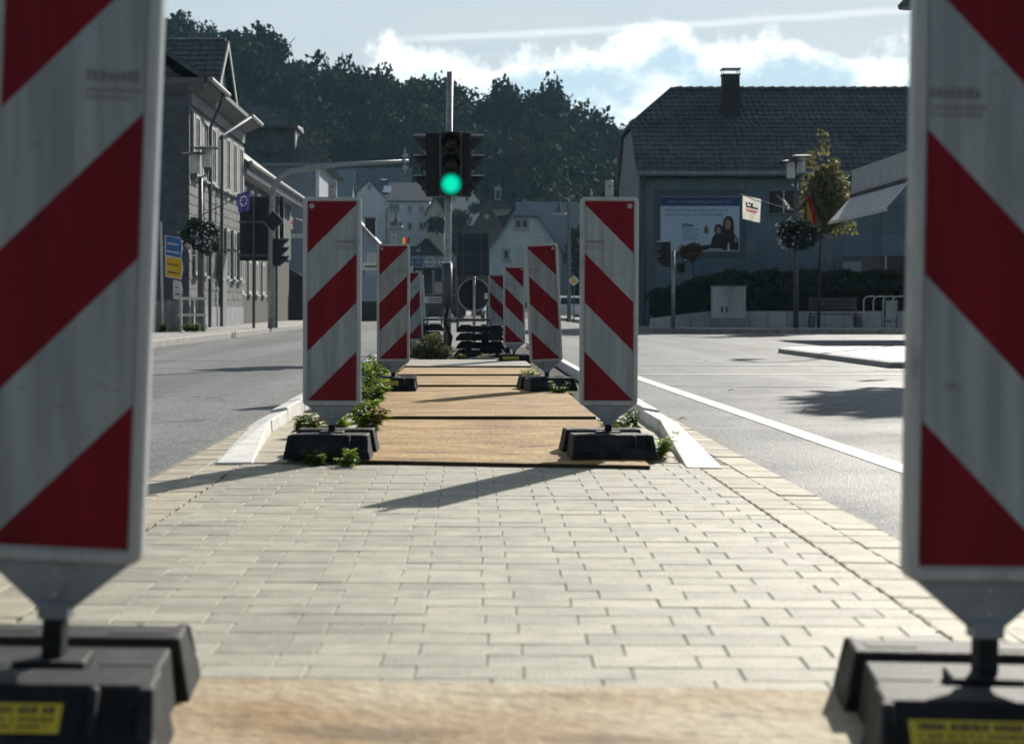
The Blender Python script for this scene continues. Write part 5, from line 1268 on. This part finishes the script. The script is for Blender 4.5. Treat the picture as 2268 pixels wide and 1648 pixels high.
arm += [(PX(750, mY), mY, PZ(365, mY)), (PX(905, mY), mY, PZ(358, mY))]
MB().tube(arm, [.115, .11, .10] + [.09] * 7 + [.075, .06], 12).build('mast_arm', galv, ms, smooth=True)
MB().bar((PX(897, mY), mY - .05, PZ(328, mY)), (PX(897, mY), mY - .05, PZ(386, mY)), .05, .05).build('arm_bracket', galv, ms)
for zz in (345, 372): MB().box(PX(891, mY), PX(904, mY), mY - .14, mY - .05, PZ(zz + 4, mY), PZ(zz - 4, mY)).build('clamp', galv, ms)
signal_head('side_head', ms, (PX(614, mY), mY), PZ(529, mY), (1, 0), pitch=.27, wid=.28, vis=.26)
dmx, dmz = PX(606, mY), PZ(491, mY)
MB().prism([(dmx - .32, mY - .16, dmz), (dmx, mY - .16, dmz - .32), (dmx + .32, mY - .16, dmz), (dmx, mY - .16, dmz + .32)], (0, .012, 0)).build('diamond_sign_back', alu_back, ms)
for a, b_ in (((-.33, 0), (0, -.33)), ((0, .33), (.33, 0)), ((.33, 0), (0, -.33))): MB().bar((dmx + a[0], mY - .165, dmz + a[1]), (dmx + b_[0], mY - .165, dmz + b_[1]), .012, .012).build('diamond_edge', rail_w, ms)
bs = thing('direction_sign', 'large dark back of a direction sign on posts beside the mast', 'sign', (PX(575, 57.4), 57.4, .118))
b0_, b1_ = PX(531, 57.4), PX(617, 57.4)
MB().prism([(p[0], 57.4, p[2]) for p in rrect(b0_, b1_, PZ(578, 57.4), PZ(436, 57.4), .05)], (0, .03, 0)).build('plate', alu_back, bs)
for zz in (492, 566): MB().box(b0_ - .02, b1_ + .02, 57.33, 57.398, PZ(zz + 2.5, 57.4), PZ(zz - 2.5, 57.4)).build('brace', galv_d, bs)
for xx in (562, 612): MB().tube([(PX(xx, 57.3), 57.28, .118), (PX(xx, 57.3), 57.28, PZ(440, 57.4))], .045, 8).build('post', galv_d, bs)
MB().box(b1_ + .03, b1_ + .16, 57.42, 57.5, PZ(560, 57.4), PZ(436, 57.4)).build('side_plate', alu_back, bs)

# ================================================================ CENTRE BACKGROUND
def simple_pole(name, label, cat, X, Y, z0, z1, r_, mat=None): 
    t = thing(name, label, cat, (X, Y, z0)); MB().tube([(X, Y, z0), (X, Y, z1)], r_, 8).build('pole', mat or galv_d, t); return t
# big sign back in the middle distance
gy_ = 62.0
b2 = thing('direction_sign', 'large blue-grey back of a road sign behind the round sign', 'sign', (PX(1047, gy_), gy_, 0))
x0, x1, z0, z1 = PX(1010, gy_), PX(1084, gy_), PZ(611, gy_), PZ(517, gy_)
MB().prism([(p[0], gy_, p[2]) for p in rrect(x0, x1, z0, z1, .05)], (0, .03, 0)).build('plate', alu_blue, b2)
for f in (.22, .74): MB().box(x0 + (x1 - x0) * f - .02, x0 + (x1 - x0) * f + .02, gy_ - .06, gy_ - .002, z0, z1).build('rib', galv_d, b2)
MB().box(x0, x1, gy_ - .04, gy_ - .002, PZ(566, gy_), PZ(563, gy_)).build('rib', galv_d, b2)
for xx, a, b_ in ((x0, z0, z1), (x1 - .02, z0, z1)): MB().box(xx, xx + .02, gy_ - .015, gy_ - .001, a + .05, b_ - .05).build('edge', zinc, b2)
for f in (.05, .95): MB().tube([(x0 + (x1 - x0) * f, gy_ + .08, -.02), (x0 + (x1 - x0) * f, gy_ + .08, z1 - .1)], .045, 8).build('post', galv_d, b2)
# white arrow board
ay = 60.0
ab = thing('arrow_sign', 'small white left-pointing arrow board behind the signal pole', 'sign', (PX(960, ay), ay, -.02))
MB().prism([(PX(937, ay), ay, PZ(664, ay)), (PX(943, ay), ay, PZ(657, ay)), (PX(984, ay), ay, PZ(658, ay)), (PX(984, ay), ay, PZ(671, ay)), (PX(943, ay), ay, PZ(672, ay))][::-1], (0, .02, 0)).build('board', sign_wht, ab)
q = MB()
for r_ in range(2):
    x = 949
    while x < 980: wx = rng.uniform(2, 4); q.box(PX(x, ay), PX(x + wx, ay), ay - .004, ay - .001, PZ(663.5 + 5 * r_, ay), PZ(660.5 + 5 * r_, ay)); x += wx + 1
q.build('board_print', ink, ab)
for xx in (947, 978): MB().tube([(PX(xx, ay), ay + .04, -.02), (PX(xx, ay), ay + .04, PZ(660, ay))], .03, 8).build('post', galv_d, ab)
# priority diamond on a post, arched street lamps
dy = 100.0
pdm = thing('priority_sign', 'small yellow and white diamond sign by the parked cars', 'sign', (PX(1271, dy), dy, 0))
cxx, czz = PX(1271, dy), PZ(622, dy)
for rr, mt, nm, d in ((.30, sign_wht, 'plate', 0), (.17, sign_yel, 'sign_face', .006)): MB().prism([(cxx - rr, dy - d, czz), (cxx, dy - d, czz - rr), (cxx + rr, dy - d, czz), (cxx, dy - d, czz + rr)], (0, .005, 0)).build(nm, mt, pdm)
MB().tube([(cxx, dy + .04, 0), (cxx, dy + .04, czz)], .03, 8).build('post', galv_d, pdm)
def arch_lamp(label, xpole, xhead, ytop, yhead, Y, ybase):
    X = PX(xpole, Y); Xh = PX(xhead, Y); zt = PZ(ytop, Y); zh = PZ(yhead, Y)
    t = thing('arched_lamp', label, 'street lamp', (X, Y, PZ(ybase, Y)), 'arched street lamps')
    rad = abs(Xh - X) / 2; sg = 1 if Xh > X else -1; pts = [(X, Y, PZ(ybase, Y)), (X, Y, zt - rad)]
    for a in range(20, 181, 20): pts.append((X + sg * rad * (1 - math.cos(R(a))), Y, zt - rad + rad * math.sin(R(a))))
    pts.append((Xh, Y, zh)); MB().tube(pts, [.08] + [.045] * (len(pts) - 1), 8).build('pole', galv_d, t)
    MB().tube([(Xh, Y, zh + .05), (Xh, Y, zh - .25), (Xh, Y, zh - .5)], [.06, .16, .18], 10).build('lamp_neck', galv_d, t)
    MB().tube([(Xh, Y, zh - .5), (Xh, Y, zh - .6)], [.42, .46], 14).build('lamp_shade', zinc, t)
arch_lamp('arched street lamp standing before the white two-storey house', 856, 877, 460, 482, 110, 640)
arch_lamp('arched street lamp on the tall dark pole right of the leaning beacon', 1262, 1238, 440, 452, 105, 705)
simple_pole('lamp_pole', 'tall dark pole beside the priority sign', 'pole', PX(1258, 96), 96, 0, PZ(425, 96), .05)

def W(a, b_, c, d, Y, **kw): return ('y-', PX(a, Y), PX(b_, Y), PZ(d, Y), PZ(c, Y), kw)
# grey-white half-hipped gable house
Y = 200.0
gable_house('gable_house', 'pale half-hipped gable house with grey tile roof behind the beacons', PX(1083, Y), PX(1243, Y), Y, Y + 14, -.1, PZ(556, Y), PZ(443, Y), 'y', wall_w, tile_g, over=.5, halfhip=1.9,
            wins=[W(1138, 1172, 484, 509, Y, frame=.25), W(1112, 1130, 551, 578, Y, frame=.25, mull=0)])
gable_house('white_annex', 'long white house wing with grey roof right of the gable house', PX(1152, Y), PX(1420, Y), Y + 1, Y + 13, -.1, PZ(556, Y), PZ(449, Y + 6), 'x', wall_w, tile_g,
            wins=[('y-', PX(1247, Y), PX(1256, Y), PZ(585, Y), PZ(557, Y), dict(frame=.15, mull=0)), ('y-', PX(1268, Y), PX(1280, Y), PZ(585, Y), PZ(557, Y), dict(frame=.15, mull=0)), ('y-', PX(1262, Y), PX(1280, Y), PZ(642, Y), PZ(592, Y), dict(frame=.15, mull=1))])
Y = 222.0
gable_house('barn', 'dark brown barn gable behind the pale gable house', PX(1028, Y), PX(1130, Y), Y, Y + 14, 2, PZ(540, Y), PZ(452, Y), 'y', M('barn_brown', (.06, .05, .045), .9, .2, 1.0), tile_r, over=.4, wins=[W(1074, 1082, 476, 484, Y, frame=.12, mull=0, sill=False)])
# white house on the slope with two facades
Y = 262.0
aX0, aX1 = PX(772, Y), PX(862, Y)
gable_house('white_house', 'white two-storey house on the slope with dark roof and bright skylight', aX0, aX1, Y, Y + 12, 6, PZ(447, Y), PZ(402, Y), 'y', wall_w, tile_m, over=.2, wins=[W(814, 822, 408, 422, Y, frame=.2, mull=0)], chim=None)
hw = gable_house('white_house_wing', 'long white wing with rows of windows and a skylight in its dark roof', aX1 + .05, PX(952, Y), Y - .6, Y + 11, 5.5, PZ(446, Y), PZ(402, Y), 'x', wall_w, tile_m, over=.35,
    wins=[W(863, 885, 451, 469, Y - .6, frame=.15, mull=0, gm_=wall_bg), W(902, 913, 455, 472, Y - .6, frame=.2), W(928, 939, 456, 472, Y - .6, frame=.2), W(863, 891, 490, 509, Y - .6, frame=.2, mull=2), W(902, 913, 492, 510, Y - .6, frame=.2, mull=0), W(928, 939, 492, 510, Y - .6, frame=.2, mull=0)])
sk = Y - .6 + 2.1
MB().prism([(PX(846, Y), sk, PZ(425, Y) - .2), (PX(862, Y), sk, PZ(427, Y) - .2), (PX(866, Y), sk + 1.2, PZ(419, Y) + .25), (PX(850, Y), sk + 1.2, PZ(417, Y) + .25)], (0, -.25, .25)).build('skylight', chrome, hw)
# houses higher up
Y = 285.0
gable_house('hill_house', 'bright white house with red-brown roof up the slope beside the green light', PX(985, Y), PX(1062, Y), Y, Y + 12, 10, PZ(445, Y), PZ(402, Y), 'y', wall_w, tile_r, over=.3, wins=[W(1030, 1039, 431, 447, Y, frame=.2, mull=0), W(1002, 1010, 433, 447, Y, frame=.2, mull=0)])
tr_ = gable_house('red_roof_house', 'house with wide red-brown roof and small white dormer above the barn', PX(1058, Y), PX(1160, Y), Y + 4, Y + 16, 8, PZ(458, Y), PZ(396, Y), 'x', wall_c, tile_r)
d2 = MB().box(PX(1097, Y), PX(1111, Y), Y + 3.6, Y + 8, PZ(440, Y), PZ(412, Y)).build('dormer', wall_w, tr_); MB().box(PX(1099, Y), PX(1109, Y), Y + 3.55, Y + 3.595, PZ(438, Y), PZ(418, Y)).build('dormer_window', glass_m, d2)
MB().hull2([(PX(1095, Y), Y + 3.4, PZ(412, Y)), (PX(1113, Y), Y + 3.4, PZ(412, Y)), (PX(1113, Y), Y + 8, PZ(412, Y)), (PX(1095, Y), Y + 8, PZ(412, Y))], [(PX(1103.5, Y), Y + 3.9, PZ(406, Y)), (PX(1104.5, Y), Y + 3.9, PZ(406, Y)), (PX(1104.5, Y), Y + 7, PZ(406, Y)), (PX(1103.5, Y), Y + 7, PZ(406, Y))]).build('dormer_roof', zinc, d2)
gable_house('yellow_house', 'cream house with red-brown roof left of the signal pole', PX(945, 250), PX(984, 250), 250, 262, 6, PZ(470, 250), PZ(440, 250), 'y', wall_c, tile_r, wins=[W(966, 976, 470, 482, 250, frame=.2)])
hs2 = gable_house('solar_house', 'house with dark roof and solar panels behind the mast arm', PX(735, 280), PX(905, 280), 280, 292, 12, PZ(430, 280), PZ(368, 280), 'x', wall_w, tile_m)
MB().prism([(PX(742, 280), 281.6, PZ(421, 280)), (PX(772, 280), 281.6, PZ(423, 280)), (PX(756, 280), 285.6, PZ(378, 280)), (PX(726, 280), 285.6, PZ(378, 280))], (0, -.35, .3)).build('solar_panel', solar_m, hs2)
MB().prism([(PX(842, 280), 282, PZ(402, 280)), (PX(856, 280), 282, PZ(402, 280)), (PX(856, 280), 282.4, PZ(399, 280)), (PX(842, 280), 282.4, PZ(399, 280))], (0, -.3, .3)).build('skylight', chrome, hs2)
gable_house('grey_house', 'grey-roofed house between pale house and front beacon', PX(690, 240), PX(775, 240), 240, 252, 8, PZ(452, 240), PZ(372, 240), 'x', wall_bg, tile_g)
# shingled inn at the left of the road
Y = 125.0
inn = gable_house('inn', 'low house with tiled roof, chimney and pale lower wall left of the second beacon', PX(700, Y), PX(838, Y), Y, Y + 12, -.1, PZ(545, Y), PZ(470, Y), 'y', wall_bg, tile_g, over=.4, wins=[W(812, 822, 560, 588, Y, frame=.15), W(824, 834, 560, 588, Y, frame=.15)], chim=(PX(814, Y), Y + 4, .75, PZ(478, Y), PZ(520, Y)))
sg = thing('shop_sign', 'small cream shop sign left of the second beacon', 'sign', (PX(820, 118), 118, PZ(599, 118)))
MB().box(PX(804, 118), PX(840, 118), 117.9, 118, PZ(598, 118), PZ(583, 118)).build('board', wall_c, sg)
text_mesh('board_text', 'Bauernstube', .30, (PX(806, 118), 117.89, PZ(595, 118)), wall_brick, sg, width=.98) if False else None
q = MB(); x = 807
while x < 836: wx = rng.uniform(1.5, 3); q.box(PX(x, 118), PX(x + wx, 118), 117.89, 117.898, PZ(594, 118), PZ(588, 118)); x += wx + .8
q.build('board_print', wall_brick, sg)
MB().tube([(PX(806, 118), 118.05, -.1), (PX(806, 118), 118.05, PZ(585, 118))], .05, 8).build('post', galv_d, sg)
lwn = thing('street_wall', 'pale blue garden wall beside the left lane beyond the mast', 'wall', (PX(780, 104), 104, 0))
MB().box(PX(745, 104), PX(838, 104), 104, 104.4, -.05, PZ(612, 104)).build('wall_body', wall_bg, lwn); MB().box(PX(745, 104), PX(838, 104), 103.97, 103.999, -.05, PZ(668, 104)).build('plinth', wall_dark, lwn)
# car dealer's hall
Y = 150.0
dl = thing('showroom', 'low dark showroom hall with lettered fascia left of the signal pole', 'building', (PX(960, Y), Y, 0))
MB().box(PX(880, Y), PX(1030, Y), Y + 1, Y + 15, -.1, PZ(597, Y)).build('wall', wall_dark, dl)
MB().box(PX(880, Y), PX(1012, Y), Y - .3, Y + 15, PZ(594, Y), PZ(567, Y)).build('fascia', M('fascia_blue_grey', (.20, .25, .30), .6, .1), dl)
MB().box(PX(890, Y), PX(972, Y), Y - .36, Y - .31, PZ(594, Y), PZ(570, Y)).build('fascia_sign', M('sign_blue_pale', (.24, .30, .38), .5, .08), dl)
text_mesh('fascia_text', 'haus', .52, (PX(908, Y), Y - .38, PZ(580, Y)), navy, dl, width=PX(937, Y) - PX(908, Y), bold=.02)
text_mesh('fascia_text', 'schat', .52, (PX(905, Y), Y - .38, PZ(591, Y)), navy, dl, width=PX(936, Y) - PX(905, Y), bold=.02)
for cxp, rr in ((953, .38), (979, .30)):
    rg = MB(); c0 = (PX(cxp, Y), Y - .40, PZ(581, Y)); rg.tube([(c0[0] + rr * math.cos(2 * math.pi * k / 24), c0[1], c0[2] + rr * math.sin(2 * math.pi * k / 24)) for k in range(25)], .05, 6); rg.box(c0[0] - rr * 1.25, c0[0] + rr * 1.25, c0[1] - .03, c0[1] + .03, c0[2] - .07, c0[2] + .07); rg.build('ring_emblem', sign_wht, dl)
for k in range(5): MB().box(PX(905 + 26 * k, Y), PX(905 + 26 * k, Y) + .2, Y - .25, Y - .05, -.1, PZ(597, Y)).build('pillar', zinc, dl)
for k in range(4): MB().box(PX(910 + 26 * k, Y), PX(927 + 26 * k, Y), Y + .93, Y + .99, PZ(650, Y), PZ(624, Y)).build('shop_window', wall_c if k % 2 == 0 else glass_m, dl)
gable_house('small_house', 'small house with brown hipped roof above the showroom', PX(905, 175), PX(985, 175), 175, 187, 0, PZ(572, 175), PZ(530, 175), 'y', wall_dark, tile_r, wins=[W(922, 931, 540, 556, 175, frame=.12, mull=0)])
gf = flag('german flag on the small house behind the second left beacon', (PX(892, 170), 170, PZ(527, 170)), (PX(906, 170), 170, PZ(525, 170)), (.0, 0, -1.0), [flag_k, flag_r, flag_y], lambda u, v: 2 if u < .35 else (1 if u < .75 else 0), 12, 8, pole=[(PX(884, 170), 170, PZ(520, 170)), (PX(910, 170), 170, PZ(527, 170))])
# parked cars
def car(label, X, Y, yaw, paint, z=-.02, rear=True):
    t = thing('parked_car', label, 'car', (0, 0, 0), 'parked cars in the distance')
    prof = [(-2.1, .35), (-2.15, .75), (-2.05, .95), (-1.75, 1.42), (-.2, 1.50), (.75, .98), (1.85, .85), (2.1, .6), (2.1, .32)]
    def ring(x, k): return [(x, yy, z_ if z_ < 1.0 else z_) for yy, z_ in prof]
    a = [(-.86 + (.14 if z_ > 1.1 else 0), yy, z_) for yy, z_ in prof]; b_ = [(.86 - (.14 if z_ > 1.1 else 0), yy, z_) for yy, z_ in prof]
    MB().hull2(a, b_).build('body', paint, t, bevel=.05)
    MB().add([(-.68, -2.06, 1.0), (.68, -2.06, 1.0), (.60, -1.80, 1.36), (-.60, -1.80, 1.36)], [(0, 1, 2, 3)]).build('rear_window', glass_m, t)
    MB().add([(-.66, .72, 1.03), (-.60, -.12, 1.47), (.60, -.12, 1.47), (.66, .72, 1.03)], [(0, 1, 2, 3)]).build('windscreen', glass_m, t)
    for s in (-1, 1):
        MB().add([(s * .865, -1.5, 1.0), (s * .865, .5, 1.0), (s * .745, -.2, 1.42), (s * .745, -1.45, 1.38)], [(0, 1, 2, 3)]).build('side_window', glass_m, t)
        MB().box(s * .82 - .1, s * .82 + .02, -2.17, -2.08, .68, .95).build('tail_lamp', tail_r, t); MB().box(s * .66 - .13, s * .66 + .13, 2.04, 2.125, .60, .76).build('headlight', chrome, t)
        for yy in (-1.3, 1.3):
            wv = disc(MB(), (s * .80 - .1, yy, .32), .32, axis='x', t=.2, n=18).build('wheel', tyre, t); disc(MB(), (s * .80 + (.105 if s > 0 else -.105) - .003, yy, .32), .2, axis='x', t=.006, n=14).build('rim', chrome, wv)
    MB().box(-.24, .24, -2.19, -2.155, .60, .72).build('number_plate', sign_wht, t)
    t.rotation_euler = (0, 0, yaw); t.location = (X, Y, z); return t
car('white car seen from behind, right of the leaning beacon', PX(1262, 112), 112, R(0), car_white)
car('dark car parked at the right of the white car', PX(1302, 126), 126, R(-8), car_dark)
car('dark car parked crosswise left of the signal pole sleeve', PX(950, 96), 96, R(80), car_dark)
car('dark car facing the camera behind the round sign back', PX(1046, 104), 104, R(172), car_dark)

# ================================================================ FOREST ON THE HILL
def crown_template(g, n, lobes):
    P_, d_ = lobed_points((0, 0, 0), (1, 1, 1), n, g, lobes, .46, .55)
    return leaf_quads(P_, .15, g, d_ * .8 + np.array([0, 0, .25]), 1.3)
temps = [crown_template(np.random.default_rng(100 + i), 1300, 13 + 3 * (i % 3)) for i in range(6)]
trunkm = MB(); fv = []; fmi = []
ft = []
g = np.random.default_rng(77)
tries = 0
cand = []
for Yt in np.arange(150, 345, 5.4):
    for xp in np.arange(300, 1520, 4055 * 5.6 / Yt):
        x_ = xp + g.uniform(-.4, .4) * FD * 6 / Yt; y_ = Yt + g.uniform(-2.5, 2.5)
        if 700 < x_ < 1310 and y_ < (292 if x_ < 1170 else 235): continue
        if x_ >= 1310 and y_ < 190: continue
        if x_ <= 700 and y_ < 165: continue
        cand.append((x_, y_))
ridge_tree_parts = []
for (x_, y_) in cand:
    X = PX(x_, y_); zb = hill_z(X, y_); H = g.uniform(8.5, 12.5)
    if 40 > 0 and y_ > 318: H = g.uniform(8.5, 14.0)
    rx_ = H * g.uniform(.30, .42); rz_ = H * g.uniform(.43, .52); cz_ = zb + H - rz_
    ft.append((x_, y_, X, zb, H, rx_, rz_, cz_, int(g.integers(6)), int(g.choice(5, p=[.30, .28, .16, .18, .08])), g.uniform(0, 6.28)))
ridge_sel = [t for t in ft if t[1] > 322 and 380 < t[0] < 1400]
ridge_ids = set(id(t) for t in ridge_sel)
tmeshes = {}
def tree_meshes(ti, mi):
    if (ti, mi) in tmeshes: return tmeshes[(ti, mi)]
    m = MB(); m.np_quads(temps[ti]); me = bpy.data.meshes.new('crown'); me.from_pydata(m.v, [], m.f); me.materials.append(forest_m[mi]); tmeshes[(ti, mi)] = me
    return me
tk = MB()
for k in range(5):
    a = k * 1.25; tk.tube([(0, 0, .45), (math.cos(a) * .35, math.sin(a) * .35, .8)], [.012, .004], 5)
tk.tube([(0, 0, 0), (.01, 0, .5), (0, .01, .85)], [.028, .02, .006], 7)
tk_me = bpy.data.meshes.new('trunk'); tk_me.from_pydata(tk.v, [], tk.f); tk_me.materials.append(bark)
for t in ridge_sel:
    x_, y_, X, zb, H, rx_, rz_, cz_, ti, mi, rot = t
    o = thing('broadleaf_tree', 'broadleaf tree standing on the skyline of the wooded ridge', 'tree', (X, y_, zb), 'trees along the ridge skyline')
    c = bpy.data.objects.new('crown', tree_meshes(ti, mi)); COL.objects.link(c); c.parent = o; c.location = (0, 0, cz_ - zb); c.scale = (rx_, rx_, rz_); c.rotation_euler = (0, 0, rot)
    k = bpy.data.objects.new('trunk', tk_me); COL.objects.link(k); k.parent = o; k.scale = (H, H, H)
allq = []; alli = []
for t in ft:
    if id(t) in ridge_ids: continue
    x_, y_, X, zb, H, rx_, rz_, cz_, ti, mi, rot = t
    Q = temps[ti]; c_, s_ = math.cos(rot), math.sin(rot)
    Q2 = np.empty_like(Q); Q2[..., 0] = (Q[..., 0] * c_ - Q[..., 1] * s_) * rx_ + X; Q2[..., 1] = (Q[..., 0] * s_ + Q[..., 1] * c_) * rx_ + y_; Q2[..., 2] = Q[..., 2] * rz_ + cz_
    allq.append(Q2); alli.append(np.full(len(Q2), mi))
Q = np.concatenate(allq); I = np.concatenate(alli); nq = len(Q)
me = bpy.data.meshes.new('forest'); me.vertices.add(nq * 4); me.vertices.foreach_set('co', Q.reshape(-1)); me.loops.add(nq * 4); me.loops.foreach_set('vertex_index', np.arange(nq * 4, dtype=np.int32))
me.polygons.add(nq); me.polygons.foreach_set('loop_start', np.arange(0, nq * 4, 4, dtype=np.int32)); me.polygons.foreach_set('loop_total', np.full(nq, 4, dtype=np.int32))
for m in forest_m: me.materials.append(m)
me.polygons.foreach_set('material_index', I.astype(np.int32)); me.update(); me.validate()
fo = bpy.data.objects.new('forest', me); COL.objects.link(fo); fo['kind'] = 'stuff'
tag(fo, 'dense dark broadleaf wood covering the hillside behind the town', 'forest')
print('trees', len(ft), 'ridge', len(ridge_sel), 'quads', nq)
# garden shrubs among the houses
def bush(label, xp, yp, Y, rxp, rzp, mat, seed, n=900):
    g2 = np.random.default_rng(seed); X, Z = PX(xp, Y), PZ(yp, Y); rx_, rz_ = rxp * Y / FD, rzp * Y / FD
    t = thing('garden_bush', label, 'bush', (X, Y, Z - rz_), 'garden bushes between the hillside houses')
    P_, d_ = lobed_points((X, Y, Z), (rx_, rx_, rz_), n, g2, 10, .5, .5); MB().np_quads(leaf_quads(P_, rx_ * .16, g2, d_, 1.4)).build('foliage', mat, t)
    MB().tube([(X, Y, Z - rz_), (X, Y, Z)], [rx_ * .06, rx_ * .03], 6).build('stem', bark, t)
bush('green bush below the bright white hill house', 1020, 482, 240, 26, 26, forest_m[1], 31)
bush('rounded bush right of the signal pole above the showroom', 1008, 540, 215, 22, 40, forest_m[0], 32)
bush('clipped dark hedge bush left of the signal pole below the cream house', 968, 500, 230, 28, 22, forest_m[3], 33)
bush('bush in front of the slope houses above the barn', 1052, 462, 268, 18, 16, forest_m[2], 34)
bush('yellowing bush above the pale house roof', 668, 345, 150, 26, 22, forest_m[4], 35)
bush('dark bush beside the priority sign', 1277, 640, 150, 22, 34, forest_m[3], 36)
bush('wide bush behind the inn roof', 760, 470, 215, 45, 30, forest_m[3], 37)
bush('bush left of the grey panelled house', 1360, 440, 150, 40, 60, forest_m[0], 38)
print('objects', len(bpy.data.objects))

# ---------------------------------------------------------------- hazy autumn air over the whole valley
hz = MB().box(-400, 400, -60, 700, -1.2, 75).build('haze', [])
hz['kind'] = 'stuff'; hz['label'] = 'thin bluish haze in the air over the whole valley'
hm = bpy.data.materials.new('haze'); hm.use_nodes = True; t = hm.node_tree; t.nodes.clear()
pv = t.nodes.new('ShaderNodeVolumePrincipled'); pv.inputs['Color'].default_value = (0.42, 0.76, 1.0, 1); pv.inputs['Density'].default_value = 0.0002; pv.inputs['Anisotropy'].default_value = 0.0
ou = t.nodes.new('ShaderNodeOutputMaterial'); t.links.new(pv.outputs[0], ou.inputs['Volume'])
hz.data.materials.append(hm)
